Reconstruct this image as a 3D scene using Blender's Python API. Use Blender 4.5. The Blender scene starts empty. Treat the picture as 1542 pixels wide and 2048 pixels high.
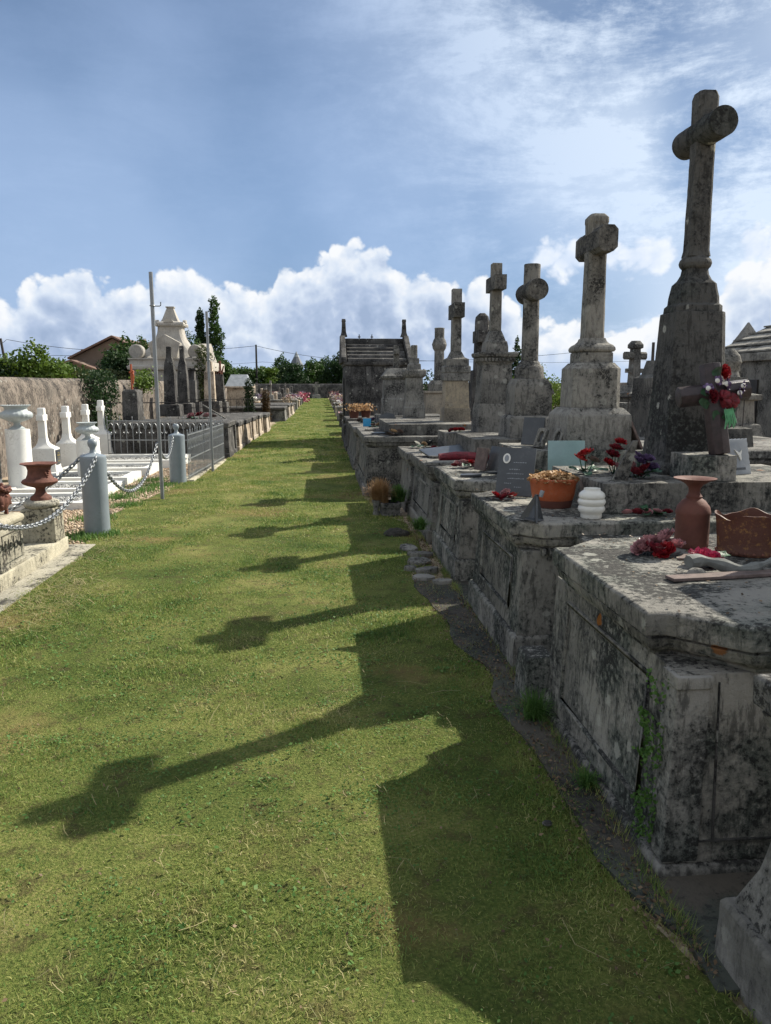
import bpy, bmesh, math, random
import numpy as np
from mathutils import Vector, Matrix, noise as mnoise
random.seed(7)
RNG = np.random.default_rng(11)
R = math.radians
SC = bpy.context.scene
COL = SC.collection
PI = math.pi

# ------------------------------------------------------------------ objects
def tag(o, label=None, cat=None, group=None, kind=None):
    if label: o['label'] = label
    if cat: o['category'] = cat
    if group: o['group'] = group
    if kind: o['kind'] = kind
    return o

def thing(name, label, cat, loc=(0, 0, 0), rz=0., group=None):
    o = bpy.data.objects.new(name, None)
    COL.objects.link(o)
    o.empty_display_size = .1
    o.location = loc
    o.rotation_euler = (0, 0, rz)
    return tag(o, label, cat, group)

def link_mesh(name, me, mat, parent=None, loc=None, rot=None):
    o = bpy.data.objects.new(name, me)
    COL.objects.link(o)
    if mat: me.materials.append(mat)
    if parent: o.parent = parent
    if loc is not None: o.location = loc
    if rot is not None: o.rotation_euler = rot
    return o

def obj(name, bm, mat, parent=None, loc=None, rot=None, smooth=35, bevel=0., seg=2, cell=0., amp=0., freq=5.):
    """Finish a bmesh: soften its edges, refine it and wear it down, link it."""
    bmesh.ops.remove_doubles(bm, verts=bm.verts, dist=1e-5)
    bmesh.ops.recalc_face_normals(bm, faces=bm.faces)
    if bevel > 0:
        es = [e for e in bm.edges if len(e.link_faces) == 2 and e.calc_face_angle(0) > R(25)]
        if es:
            bmesh.ops.bevel(bm, geom=es, offset=bevel, segments=seg, profile=.6, affect='EDGES', clamp_overlap=True)
    if cell > 0:
        bmesh.ops.triangulate(bm, faces=bm.faces)
        for _ in range(6):
            es = [e for e in bm.edges if e.calc_length() > cell]
            if not es or len(bm.verts) > 30000: break
            bmesh.ops.subdivide_edges(bm, edges=es, cuts=1)
            bmesh.ops.triangulate(bm, faces=bm.faces)
    if amp > 0:
        bm.normal_update()
        off = Vector((random.uniform(0, 90), random.uniform(0, 90), random.uniform(0, 90)))
        for v in bm.verts:
            p = v.co * freq + off
            n = mnoise.noise(p) * .6 + mnoise.noise(p * 3.1) * .4 + min(0., mnoise.noise(p * 1.7) + .25) * 1.2
            v.co += v.normal * n * amp
    me = bpy.data.meshes.new(name)
    bm.to_mesh(me); bm.free()
    if smooth:
        me.polygons.foreach_set('use_smooth', [True] * len(me.polygons))
        me.set_sharp_from_angle(angle=R(smooth))
    return link_mesh(name, me, mat, parent, loc, rot)

def copy_tree(o, parent=None):
    c = o.copy(); COL.objects.link(c)
    if parent: c.parent = parent
    for ch in list(o.children): copy_tree(ch, c)
    return c

# ------------------------------------------------------------------ shapes
def rect(cx, cy, hx, hy): return [(cx-hx, cy-hy), (cx+hx, cy-hy), (cx+hx, cy+hy), (cx-hx, cy+hy)]
def cham(cx, cy, hx, hy, c):
    return [(cx-hx+c, cy-hy), (cx+hx-c, cy-hy), (cx+hx, cy-hy+c), (cx+hx, cy+hy-c), (cx+hx-c, cy+hy), (cx-hx+c, cy+hy), (cx-hx, cy+hy-c), (cx-hx, cy-hy+c)]
def ngon(cx, cy, r, n, ph=0.): return [(cx+r*math.cos(ph+2*PI*i/n), cy+r*math.sin(ph+2*PI*i/n)) for i in range(n)]
def notch(x0, x1, y0, y1, a=.11, b=.09, g=0.):
    """Rectangle in plan whose path-side corners are set-back pilasters; g grows it."""
    x0, x1, y0, y1 = x0-g, x1+g, y0-g, y1+g
    return [(x0, y0+b), (x0+a, y0+b), (x0+a+b, y0), (x1, y0), (x1, y1), (x0+a+b, y1), (x0+a, y1-b), (x0, y1-b)]

def loft(bm, secs, cap=True):
    rings = [[bm.verts.new((x, y, z)) for x, y in pts] for z, pts in secs]
    n = len(rings[0])
    for a, b in zip(rings[:-1], rings[1:]):
        for i in range(n):
            bm.faces.new((a[i], a[(i+1) % n], b[(i+1) % n], b[i]))
    if cap:
        bm.faces.new(rings[0][::-1]); bm.faces.new(rings[-1])
    return bm

def box(bm, x0, x1, y0, y1, z0, z1, M=None):
    vs = [bm.verts.new((x, y, z)) for z in (z0, z1) for x, y in ((x0, y0), (x1, y0), (x1, y1), (x0, y1))]
    for f in ((3, 2, 1, 0), (4, 5, 6, 7), (0, 1, 5, 4), (1, 2, 6, 5), (2, 3, 7, 6), (3, 0, 4, 7)):
        bm.faces.new([vs[i] for i in f])
    if M is not None: bmesh.ops.transform(bm, matrix=M, verts=vs)
    return vs

def lathe(bm, prof, n=32, cx=0., cy=0., mod=None, cap=True):
    rings = []
    for k, (r, z) in enumerate(prof):
        ring = []
        for i in range(n):
            t = 2*PI*i/n
            rr = r * (mod(t, k, z) if mod else 1.)
            ring.append(bm.verts.new((cx+rr*math.cos(t), cy+rr*math.sin(t), z)))
        rings.append(ring)
    for a, b in zip(rings[:-1], rings[1:]):
        for i in range(n): bm.faces.new((a[i], a[(i+1) % n], b[(i+1) % n], b[i]))
    if cap:
        bm.faces.new(rings[0][::-1]); bm.faces.new(rings[-1])
    return bm

def tube(bm, pts, rad, n=8, closed=False):
    pts = [Vector(p) for p in pts]
    m = len(pts); rings = []
    up = Vector((0, 0, 1))
    prev = None
    for i, p in enumerate(pts):
        if closed: d = pts[(i+1) % m] - pts[i-1]
        else: d = pts[min(i+1, m-1)] - pts[max(i-1, 0)]
        d.normalize()
        if prev is None:
            a = d.cross(up if abs(d.z) < .9 else Vector((1, 0, 0))).normalized()
        else:
            a = (prev - d * prev.dot(d)).normalized()
        prev = a
        b = d.cross(a)
        r = rad[i] if isinstance(rad, (list, tuple)) else rad
        rings.append([bm.verts.new(p + (a*math.cos(2*PI*k/n) + b*math.sin(2*PI*k/n))*r) for k in range(n)])
    prs = list(zip(rings[:-1], rings[1:])) + ([(rings[-1], rings[0])] if closed else [])
    for a, b in prs:
        for k in range(n): bm.faces.new((a[k], a[(k+1) % n], b[(k+1) % n], b[k]))
    if not closed:
        bm.faces.new(rings[0][::-1]); bm.faces.new(rings[-1])
    return bm

def prism(bm, poly, y0, y1, axis='y'):
    """Extrude a 2-D outline (u, z) along y (or x)."""
    def P(u, z, t): return (u, t, z) if axis == 'y' else (t, u, z)
    a = [bm.verts.new(P(u, z, y0)) for u, z in poly]
    b = [bm.verts.new(P(u, z, y1)) for u, z in poly]
    n = len(poly)
    for i in range(n): bm.faces.new((a[i], a[(i+1) % n], b[(i+1) % n], b[i]))
    bm.faces.new(a[::-1]); bm.faces.new(b)
    return bm

def np_mesh(name, V, faces, mat, parent=None, attr=None, smooth=False):
    """V (N,k,3): N little pieces of k vertices; faces: index tuples inside a piece."""
    N, k, _ = V.shape
    me = bpy.data.meshes.new(name)
    me.vertices.add(N*k)
    me.vertices.foreach_set('co', V.reshape(-1).astype(np.float32))
    base = (np.arange(N)*k)[:, None]
    loops, starts, tot = [], [], 0
    per = np.concatenate([np.array(f) for f in faces])
    li = (base + per[None, :]).reshape(-1).astype(np.int32)
    L = len(per)
    sizes = [len(f) for f in faces]
    st = np.concatenate([[0], np.cumsum(sizes)[:-1]])
    starts = ((np.arange(N)*L)[:, None] + st[None, :]).reshape(-1).astype(np.int32)
    me.loops.add(len(li)); me.loops.foreach_set('vertex_index', li)
    me.polygons.add(len(starts)); me.polygons.foreach_set('loop_start', starts)
    if attr is not None:
        at = me.attributes.new('rnd', 'FLOAT', 'POINT')
        at.data.foreach_set('value', np.repeat(attr, k).astype(np.float32))
    if smooth: me.polygons.foreach_set('use_smooth', np.ones(len(starts), dtype=bool))
    me.update(calc_edges=True)
    return link_mesh(name, me, mat, parent)

def bm_(): return bmesh.new()

# ------------------------------------------------------------------ material nodes
class NT:
    def __init__(s, tree): s.t = tree; s.n = tree.nodes; s.l = tree.links
    def node(s, typ, **k):
        n = s.n.new(typ)
        for a, v in k.items(): setattr(n, a, v)
        return n
    def set(s, sock, v):
        if hasattr(v, 'is_linked') or isinstance(v, bpy.types.NodeSocket): s.l.new(v, sock)
        elif v is not None:
            if isinstance(v, (tuple, list)) and len(v) == 3 and sock.type == 'RGBA': v = (*v, 1)
            sock.default_value = v
    def m(s, op, a, b=None, c=None, clamp=False):
        n = s.node('ShaderNodeMath', operation=op, use_clamp=clamp)
        s.set(n.inputs[0], a)
        if b is not None: s.set(n.inputs[1], b)
        if c is not None: s.set(n.inputs[2], c)
        return n.outputs[0]
    def vm(s, op, a, b=None):
        n = s.node('ShaderNodeVectorMath', operation=op)
        s.set(n.inputs[0], a)
        if b is not None: s.set(n.inputs[1], b)
        return n.outputs[0]
    def mix(s, f, a, b, blend='MIX'):
        n = s.node('ShaderNodeMix', data_type='RGBA', blend_type=blend)
        n.clamp_factor = True
        s.set(n.inputs[0], f); s.set(n.inputs[6], a); s.set(n.inputs[7], b)
        return n.outputs[2]
    def noise(s, vec, scale, detail=4., rough=.55, dist=0.):
        n = s.node('ShaderNodeTexNoise')
        s.set(n.inputs['Vector'], vec); n.inputs['Scale'].default_value = scale
        n.inputs['Detail'].default_value = detail; n.inputs['Roughness'].default_value = rough
        n.inputs['Distortion'].default_value = dist
        return n.outputs[0]
    def vor(s, vec, scale, out='Distance', rand=1.):
        n = s.node('ShaderNodeTexVoronoi')
        s.set(n.inputs['Vector'], vec); n.inputs['Scale'].default_value = scale
        n.inputs['Randomness'].default_value = rand
        return n.outputs[out]
    def sm(s, v, lo, hi):
        n = s.node('ShaderNodeMapRange', interpolation_type='SMOOTHSTEP')
        s.set(n.inputs[0], v); n.inputs[1].default_value = lo; n.inputs[2].default_value = hi
        return n.outputs[0]
    def lin(s, v, a, b, c, d):
        n = s.node('ShaderNodeMapRange')
        s.set(n.inputs[0], v)
        for i, q in enumerate((a, b, c, d)): n.inputs[1+i].default_value = q
        return n.outputs[0]
    def ramp(s, v, stops):
        n = s.node('ShaderNodeValToRGB')
        s.set(n.inputs[0], v)
        cr = n.color_ramp
        while len(cr.elements) < len(stops): cr.elements.new(.5)
        for e, (p, c) in zip(cr.elements, stops):
            e.position = p; e.color = (*c, 1)
        return n.outputs[0]

def new_mat(name):
    m = bpy.data.materials.new(name); m.use_nodes = True
    T = NT(m.node_tree)
    T.n.clear()
    out = T.node('ShaderNodeOutputMaterial')
    b = T.node('ShaderNodeBsdfPrincipled')
    T.l.new(b.outputs[0], out.inputs[0])
    return m, T, b, out

def pos(T): return T.node('ShaderNodeNewGeometry')

def bump(T, b, h, dist=.01, strength=.6):
    n = T.node('ShaderNodeBump'); n.inputs['Strength'].default_value = strength
    n.inputs['Distance'].default_value = dist
    T.set(n.inputs['Height'], h); T.l.new(n.outputs[0], b.inputs['Normal'])

def stone(name, base=(.36, .33, .28), grey=(.17, .165, .15), dark=.5, spots=.5, white=.4, top=.5, orange=.0, streak=.6, green=.0, stain=.6):
    """Weathered limestone: blotches, fine rain streaks, black crust and lichen rings."""
    m, T, b, _ = new_mat(name)
    g = pos(T); P = g.outputs['Position']; Nz = T.node('ShaderNodeSeparateXYZ')
    T.l.new(g.outputs['Normal'], Nz.inputs[0])
    up = T.sm(Nz.outputs[2], .45, .9)
    rnd = T.node('ShaderNodeObjectInfo').outputs['Random']
    cb = T.node('ShaderNodeCombineXYZ')
    for i_, k_ in enumerate((31., 57., 23.)): T.set(cb.inputs[i_], T.m('MULTIPLY', rnd, k_))
    P = T.vm('ADD', P, cb.outputs[0])
    blot = T.noise(P, 2.6, 6, .65)
    big = T.noise(P, 1.15, 3, .55)
    sp = T.noise(P, 36., 5, .74)
    st = T.noise(T.vm('MULTIPLY', P, (30., 30., 7.)), 1., 5, .72)
    c = T.mix(T.sm(T.m('ADD', blot, T.m('MULTIPLY', T.m('SUBTRACT', sp, .5), .5)), .39, .60), base, grey)
    # fine vertical streaking on upright faces
    side = T.m('SUBTRACT', 1., up)
    c = T.mix(T.m('MULTIPLY', T.m('MULTIPLY', T.sm(st, .50, .62), side), streak), c, tuple(x*.3 for x in grey))
    c = T.mix(T.m('MULTIPLY', T.m('MULTIPLY', T.sm(st, .46, .36), side), streak*.35), c, tuple(min(1, x*1.25) for x in base))
    # broad sooty stains
    c = T.mix(T.m('MULTIPLY', T.sm(T.m('ADD', big, T.m('MULTIPLY', T.m('SUBTRACT', st, .5), .25)), .50, .64), stain), c, (.055, .054, .05))
    if green: c = T.mix(T.m('MULTIPLY', T.sm(T.m('ADD', T.m('MULTIPLY', big, -1.), blot), -.03, .12), green), c, (.075, .10, .08))
    # black crust: specks that gather in patches and on tops
    lo = T.m('ADD', T.m('MULTIPLY', T.m('SUBTRACT', blot, .5), .9), T.m('MULTIPLY', up, .07*top))
    cr = T.sm(T.m('ADD', sp, lo), .60 - .10*spots, .68 - .10*spots)
    c = T.mix(T.m('MULTIPLY', cr, dark), c, (.020, .020, .020))
    gl = T.sm(T.m('SUBTRACT', sp, T.m('MULTIPLY', lo, .6)), .40, .30)
    c = T.mix(T.m('MULTIPLY', gl, white*.55), c, tuple(min(1, x*1.35) for x in base))
    tp = T.m('MULTIPLY', up, T.sm(T.m('ADD', blot, T.m('MULTIPLY', T.m('SUBTRACT', sp, .5), .35)), .50, .60))
    c = T.mix(T.m('MULTIPLY', tp, .75*top), c, (.05, .048, .045))
    # round crusty lichens of several sizes
    vo = T.node('ShaderNodeTexVoronoi'); T.set(vo.inputs['Vector'], P); vo.inputs['Scale'].default_value = 9.
    sc = T.node('ShaderNodeSeparateColor'); T.l.new(vo.outputs['Color'], sc.inputs[0])
    pd = T.m('ADD', vo.outputs['Distance'], T.m('MULTIPLY', T.m('SUBTRACT', sp, .5), .55))
    rad = T.lin(sc.outputs[0], .62, 1., .06, .30)
    wl = T.m('MULTIPLY', T.sm(T.m('SUBTRACT', pd, rad), .05, -.05), T.m('GREATER_THAN', sc.outputs[0], .70))
    wl = T.m('MULTIPLY', wl, T.lin(sp, .35, .65, .45, 1.), clamp=True)
    c = T.mix(T.m('MULTIPLY', wl, white), c, (.40, .40, .355))
    if orange:
        oo = T.m('MULTIPLY', T.sm(pd, .26, .20), T.m('GREATER_THAN', sc.outputs[1], 1.-orange))
        c = T.mix(T.m('MULTIPLY', oo, .85), c, (.24, .085, .015))
    hs = T.node('ShaderNodeHueSaturation'); T.set(hs.inputs['Color'], c)
    T.set(hs.inputs['Value'], T.lin(rnd, 0., 1., .86, 1.10)); T.set(hs.inputs['Saturation'], T.lin(T.m('FRACT', T.m('MULTIPLY', rnd, 7.3)), 0., 1., .75, 1.1))
    c = hs.outputs[0]
    T.set(b.inputs['Base Color'], c); b.inputs['Roughness'].default_value = .92
    b.inputs['Specular IOR Level'].default_value = .2
    bump(T, b, T.m('ADD', T.m('MULTIPLY', sp, .8), T.m('MULTIPLY', st, .25)), .02, .7)
    return m

def paint(name, col, rough=.5, var=.12, dirt=(.2, .19, .17), dirtamt=.2, metal=0., scale=6., spec=.4):
    m, T, b, _ = new_mat(name)
    P = pos(T).outputs['Position']
    n = T.noise(P, scale, 5, .6); n2 = T.noise(P, scale*9, 3, .6)
    c = T.mix(T.m('MULTIPLY', T.sm(n, .35, .7), 1.), tuple(x*(1-var) for x in col), tuple(min(1, x*(1+var)) for x in col))
    c = T.mix(T.m('MULTIPLY', T.sm(T.m('ADD', T.m('MULTIPLY', n, .6), T.m('MULTIPLY', n2, .5)), .56, .74), dirtamt), c, dirt)
    T.set(b.inputs['Base Color'], c); b.inputs['Roughness'].default_value = rough
    b.inputs['Metallic'].default_value = metal; b.inputs['Specular IOR Level'].default_value = spec
    bump(T, b, T.m('ADD', n2, n), .004, .4)
    return m

def leafmat(name, stops, patch=.35, pscale=.9, trans=.3, rough=.6, attr=True):
    m, T, b, out = new_mat(name)
    P = pos(T).outputs['Position']
    a = T.node('ShaderNodeAttribute', attribute_name='rnd').outputs['Fac']
    n = T.noise(P, pscale, 4, .6)
    f = T.m('ADD', T.m('MULTIPLY', a, 1.-patch), T.m('MULTIPLY', T.lin(n, .3, .7, 0., 1.), patch), clamp=True)
    c = T.ramp(f, stops)
    T.set(b.inputs['Base Color'], c); b.inputs['Roughness'].default_value = rough
    b.inputs['Specular IOR Level'].default_value = .25
    tr = T.node('ShaderNodeBsdfTranslucent'); T.set(tr.inputs[0], c)
    ms = T.node('ShaderNodeMixShader'); ms.inputs[0].default_value = trans
    T.l.new(b.outputs[0], ms.inputs[1]); T.l.new(tr.outputs[0], ms.inputs[2]); T.l.new(ms.outputs[0], out.inputs[0])
    return m

M = {}
M['near'] = stone('limestone_near', (.262, .25, .222), (.070, .072, .068), dark=.85, spots=.42, white=.8, top=.9, orange=.014, streak=.6, green=.3, stain=.4)
M['mid'] = stone('limestone_mid', (.205, .197, .178), (.098, .096, .090), dark=.85, spots=.32, white=.6, top=.95, orange=.02, streak=.5, stain=.38)
M['warm'] = stone('limestone_warm', (.35, .295, .21), (.25, .215, .165), dark=.6, spots=-.2, white=.2, top=.6, streak=.25, stain=.25)
M['pale'] = stone('limestone_pale', (.25, .24, .215), (.150, .146, .133), dark=.85, spots=.08, white=.4, top=.9, streak=.45, stain=.5)
M['cross'] = stone('limestone_cross', (.155, .147, .13), (.062, .06, .056), dark=.85, spots=.4, white=.6, top=.7, streak=.45, stain=.6)
M['tallst'] = stone('limestone_tall_cross', (.088, .087, .082), (.026, .026, .027), dark=.95, spots=.65, white=.95, top=.7, streak=.6, green=.2, stain=.35)
M['darkst'] = stone('blackened_limestone', (.115, .11, .105), (.040, .039, .039), dark=.9, spots=.5, white=.7, top=.9, streak=.5, stain=.75)
M['cream'] = stone('cream_limestone', (.43, .405, .36), (.34, .32, .29), dark=.5, spots=-.8, white=.1, top=.2, streak=.2, stain=.25)
M['leftst'] = stone('limestone_sunny', (.48, .40, .31), (.33, .265, .20), dark=.85, spots=.15, white=.3, top=.9, streak=.55, stain=.45)
M['ped'] = stone('yellowed_limestone', (.43, .40, .31), (.31, .29, .225), dark=.85, spots=.25, white=.2, top=.5, streak=.25, stain=.25)
M['concrete'] = stone('damp_concrete', (.105, .092, .074), (.055, .05, .042), dark=.6, spots=.3, white=.08, top=.35, streak=0., green=.5, stain=.45)
M['wallst'] = stone('rubble_wall_render', (.225, .185, .148), (.118, .096, .078), dark=.85, spots=.4, white=.6, top=.95, streak=.9, stain=.45)
M['white'] = paint('white_paint', (.70, .70, .67), .6, .07, (.34, .33, .28), .5, scale=4.)
M['greyp'] = paint('grey_paint', (.20, .235, .265), .38, .08, (.12, .12, .11), .25, spec=.5)
M['galv'] = paint('galvanised_steel', (.22, .235, .25), .42, .1, (.2, .19, .18), .2, metal=.35, spec=.5)
M['urnp'] = paint('grey_urn_paint', (.36, .40, .41), .5, .1, (.2, .22, .21), .4)
M['rust'] = paint('rusted_iron', (.14, .055, .038), .8, .35, (.07, .035, .028), .6, scale=14.)
M['terra'] = paint('terracotta', (.115, .042, .030), .75, .2, (.10, .045, .03), .5)
M['orange'] = paint('orange_glaze', (.36, .085, .03), .45, .12, (.30, .2, .13), .35, scale=12.)
M['iron'] = paint('black_iron', (.025, .024, .024), .6, .2, (.09, .045, .03), .4)
M['porc'] = paint('white_porcelain', (.66, .65, .60), .25, .03, (.4, .38, .33), .15, spec=.6)
M['slate'] = paint('dark_granite', (.045, .05, .056), .35, .15, (.10, .10, .10), .4, spec=.5)
M['gold'] = paint('dull_gilding', (.35, .27, .10), .4, .1, metal=.6)
M['teal'] = paint('pale_green_glass', (.24, .36, .36), .2, .08, (.2, .26, .25), .2, spec=.6)
M['blue'] = paint('bright_blue_enamel', (.02, .25, .47), .4, .1, dirtamt=.1)
M['wood'] = paint('dark_wood_ceramic', (.030, .018, .020), .42, .4, (.02, .015, .015), .6, scale=30., spec=.5)
M['plank'] = paint('weathered_plank', (.13, .095, .085), .8, .3, (.06, .05, .05), .5, scale=18.)
M['drift'] = paint('grey_driftwood', (.15, .155, .145), .85, .2, (.1, .1, .1), .4, scale=20.)
M['redc'] = paint('red_silk', (.34, .015, .022), .45, .4, (.15, .01, .01), .4, scale=40.)
M['dredc'] = paint('dark_red_silk', (.16, .012, .022), .5, .4, (.06, .01, .01), .4, scale=40.)
M['pinkc'] = paint('faded_pink_ceramic', (.40, .20, .21), .35, .35, (.22, .07, .08), .6, scale=30., spec=.5)
M['hotc'] = paint('deep_pink_ceramic', (.40, .03, .09), .3, .3, (.5, .3, .32), .3, scale=30., spec=.6)
M['purp'] = paint('purple_silk', (.12, .075, .17), .6, .4, (.30, .26, .33), .5, scale=40.)
M['greenc'] = paint('green_plastic_leaf', (.03, .09, .045), .45, .3, dirtamt=.2, scale=30.)
M['grnrib'] = paint('pale_green_ribbon', (.10, .32, .15), .45, .2, (.3, .5, .35), .3, scale=30.)
M['dryfl'] = paint('dried_petals', (.36, .27, .17), .8, .4, (.14, .09, .05), .5, scale=40.)
M['roof'] = paint('roof_tiles', (.16, .10, .075), .8, .25, (.08, .06, .05), .5, scale=5.)
M['housew'] = paint('house_render', (.155, .115, .088), .9, .1, (.2, .15, .11), .4, scale=1.2)
M['zinc'] = paint('zinc_sheet', (.24, .26, .28), .45, .15, (.4, .4, .4), .4)
M['bark'] = paint('bark', (.09, .07, .05), .9, .25, (.04, .035, .03), .4, scale=8.)
M['spire'] = paint('slate_spire', (.09, .10, .12), .6, .1)
M['glass'] = paint('window_dark', (.02, .022, .025), .15, .1, dirtamt=0., spec=.6)
G_ST = [(0., (.028, .070, .017)), (.24, (.095, .180, .038)), (.50, (.238, .29, .070)), (.74, (.40, .365, .15)), (1., (.58, .49, .30))]
M['grass'] = leafmat('grass_blades', G_ST, patch=.50, pscale=2.6, trans=.35)
M['straw'] = leafmat('dry_straw', [(0., (.10, .13, .05)), (.4, (.24, .22, .10)), (1., (.42, .34, .20))], patch=.2, trans=.2)
M['drygr'] = leafmat('dry_tuft', [(0., (.26, .15, .06)), (.5, (.38, .22, .10)), (1., (.50, .34, .18))], patch=.2, trans=.25)
M['clover'] = leafmat('clover_leaf', [(0., (.050, .11, .026)), (.5, (.085, .18, .040)), (1., (.16, .26, .07))], patch=.3, trans=.35)
M['leafA'] = leafmat('leaf_mid', [(0., (.018, .045, .010)), (.5, (.04, .085, .018)), (1., (.085, .14, .035))], patch=.45, pscale=.7)
M['leafB'] = leafmat('leaf_dark', [(0., (.010, .025, .010)), (.5, (.022, .05, .016)), (1., (.05, .085, .028))], patch=.45, pscale=.6)
M['leafC'] = leafmat('leaf_bright', [(0., (.04, .08, .012)), (.5, (.09, .15, .022)), (1., (.17, .23, .04))], patch=.4, pscale=.8)
M['leafO'] = leafmat('leaf_olive', [(0., (.03, .045, .015)), (.5, (.07, .085, .028)), (1., (.12, .13, .05))], patch=.45, pscale=.6)
M['cypbr'] = leafmat('browned_conifer', [(0., (.03, .022, .010)), (.5, (.075, .045, .018)), (1., (.12, .075, .03))], patch=.4, pscale=1.5)
M['litter'] = leafmat('leaf_litter', [(0., (.035, .025, .018)), (.5, (.11, .07, .04)), (1., (.24, .17, .10))], patch=.2, trans=.1)
# ------------------------------------------------------------------ camera, sun, sky
CAM_H = 1.6; F = 1540.; VPX, HOR = 640., 770.
def make_camera():
    p = math.atan((1024-HOR)/F)
    up = Vector((0, math.cos(p), math.sin(p)))
    d = Vector(((VPX-771)/F, -(HOR-1024)/F, -1)).normalized()
    d = (d - up*d.dot(up)).normalized()
    x = d.cross(up)
    m = Matrix((x, d, up)).to_4x4()
    m.translation = Vector((0, 0, CAM_H))
    cd = bpy.data.cameras.new('camera'); c = bpy.data.objects.new('camera', cd); COL.objects.link(c)
    cd.sensor_fit = 'HORIZONTAL'; cd.sensor_width = 36.; cd.lens = 36.*F/1542.
    cd.clip_start = .05; cd.clip_end = 3000.
    c.matrix_world = m
    SC.camera = c
make_camera()
def px_x(px, Y):
    """Lateral place of a bearing read off the photograph's horizon, at distance Y."""
    return Y*math.tan(math.atan((px-771)/1560.8)+math.atan(131/1560.8))
SUN = Vector((1., .64, 0.)); SUN_EL = R(39.1)
sd = (SUN.normalized()*math.cos(SUN_EL) + Vector((0, 0, math.sin(SUN_EL))))
sl = bpy.data.lights.new('sun', 'SUN'); so = bpy.data.objects.new('sun', sl); COL.objects.link(so)
sl.energy = 5.; sl.angle = R(.55); sl.color = (1., .93, .80)
so.rotation_euler = sd.to_track_quat('Z', 'Y').to_euler(); so.location = (30, 20, 30)
SC.view_settings.view_transform = 'Standard'; SC.view_settings.look = 'None'
SC.view_settings.exposure = .72; SC.view_settings.gamma = 1.
W = bpy.data.worlds.new('World'); SC.world = W; W.use_nodes = True
T = NT(W.node_tree); T.n.clear()
wo = T.node('ShaderNodeOutputWorld'); bg = T.node('ShaderNodeBackground'); T.l.new(bg.outputs[0], wo.inputs[0])
SKYS = .13
bg.inputs[1].default_value = .115
sky = T.node('ShaderNodeTexSky', sky_type='NISHITA'); sky.sun_disc = False
sky.sun_elevation = SUN_EL; sky.sun_rotation = math.atan2(SUN.x, SUN.y)
sky.air_density = 1.; sky.dust_density = .4; sky.ozone_density = 2.
tc = T.node('ShaderNodeTexCoord').outputs['Generated']
D = T.vm('NORMALIZE', tc)
sx = T.node('ShaderNodeSeparateXYZ'); T.l.new(D, sx.inputs[0])
az = T.m('ARCTAN2', sx.outputs[0], sx.outputs[1]); el = T.m('ARCSINE', sx.outputs[2])
DEG = 57.2958
azd = T.m('MULTIPLY', az, DEG); eld = T.m('MULTIPLY', el, DEG)
def S(v): return tuple(x/SKYS for x in v)
# upper sky: clear blue fading to a paler blue near the land
base = T.mix(T.sm(eld, 32., 9.), S((.078, .122, .208)), S((.140, .222, .375)))
skyc = T.mix(.8, T.mix(.3, sky.outputs[0], S((.2, .3, .5))), base)
# high thin cirrus: soft wisps, thickest to the right and overhead
q = T.node('ShaderNodeCombineXYZ'); T.set(q.inputs[0], azd); T.set(q.inputs[1], eld); Q = q.outputs[0]
mp = T.node('ShaderNodeMapping'); T.l.new(Q, mp.inputs[0])
mp.inputs['Rotation'].default_value = (0, 0, R(14)); mp.inputs['Scale'].default_value = (.060, .17, 1.)
c1 = T.noise(mp.outputs[0], 1., 8, .70, .25)
c2 = T.noise(Q, .055, 2, .5)
right = T.sm(T.m('ADD', azd, T.m('MULTIPLY', eld, .55)), 6., 34.)
c1 = T.m('ADD', c1, T.m('MULTIPLY', T.m('SUBTRACT', T.noise(Q, .55, 5, .7), .5), .22))
ci = T.m('MULTIPLY', T.sm(c1, .40, .68), T.m('ADD', .13, T.m('MULTIPLY', right, .95)))
ci = T.m('ADD', ci, T.m('MULTIPLY', T.sm(c2, .34, .62), T.m('ADD', .44, T.m('MULTIPLY', right, .4))), clamp=True)
hi = T.mix(T.sm(eld, 8., 30.), S((.36, .47, .66)), S((.22, .31, .49)))
hi = T.mix(T.m('MULTIPLY', right, .9), hi, S((.58, .66, .76)))
skyc = T.mix(T.m('MULTIPLY', ci, .85), skyc, hi)
# cumulus bank along the horizon: height of its top by bearing
def curve(pts, vmax):
    fc = T.node('ShaderNodeFloatCurve'); T.set(fc.inputs['Value'], T.lin(azd, -60., 60., 0., 1.))
    cv = fc.mapping.curves[0]
    for a, h in pts:
        x, y = (a+60)/120., h/vmax
        if a == -60: cv.points[0].location = (x, y)
        elif a == 60: cv.points[-1].location = (x, y)
        else: cv.points.new(x, y)
    fc.mapping.update()
    return T.m('MULTIPLY', fc.outputs[0], vmax)
top = curve([(-60, 7), (-40, 6.5), (-24, 6.4), (-20.5, 6.6), (-18.8, 8.2), (-16.5, 8.3), (-14.5, 7.5), (-12., 7.6), (-9., 8.7), (-6.4, 8.2), (-4.0, 7.4), (-2.6, 9.1), (-1., 9.4), (.3, 10.1), (2.2, 10.9), (4.6, 10.5), (5.6, 9.0), (7.6, 8.8), (10., 7.8), (12., 8.3), (14., 6.4), (16., 5.2), (17.5, 5.4), (20., 4.8), (22., 4.6), (24., 5.8), (26., 5.4), (28., 7.8), (31., 9.0), (36, 7.), (60, 7)], 20.)
def billow(v):
    o = None
    for sc_, k in ((.24, .62), (.6, .34), (1.5, .13)):
        n = T.m('ABSOLUTE', T.m('SUBTRACT', T.m('MULTIPLY', T.noise(v, sc_, 1, .5), 2.), 1.))
        o = T.m('MULTIPLY', n, k) if o is None else T.m('ADD', o, T.m('MULTIPLY', n, k))
    return T.m('ADD', o, T.m('MULTIPLY', T.noise(v, 1.3, 5, .6), .20))
b0 = billow(Q)
b1 = billow(T.vm('ADD', Q, (.55, .75, 0.)))
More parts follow.
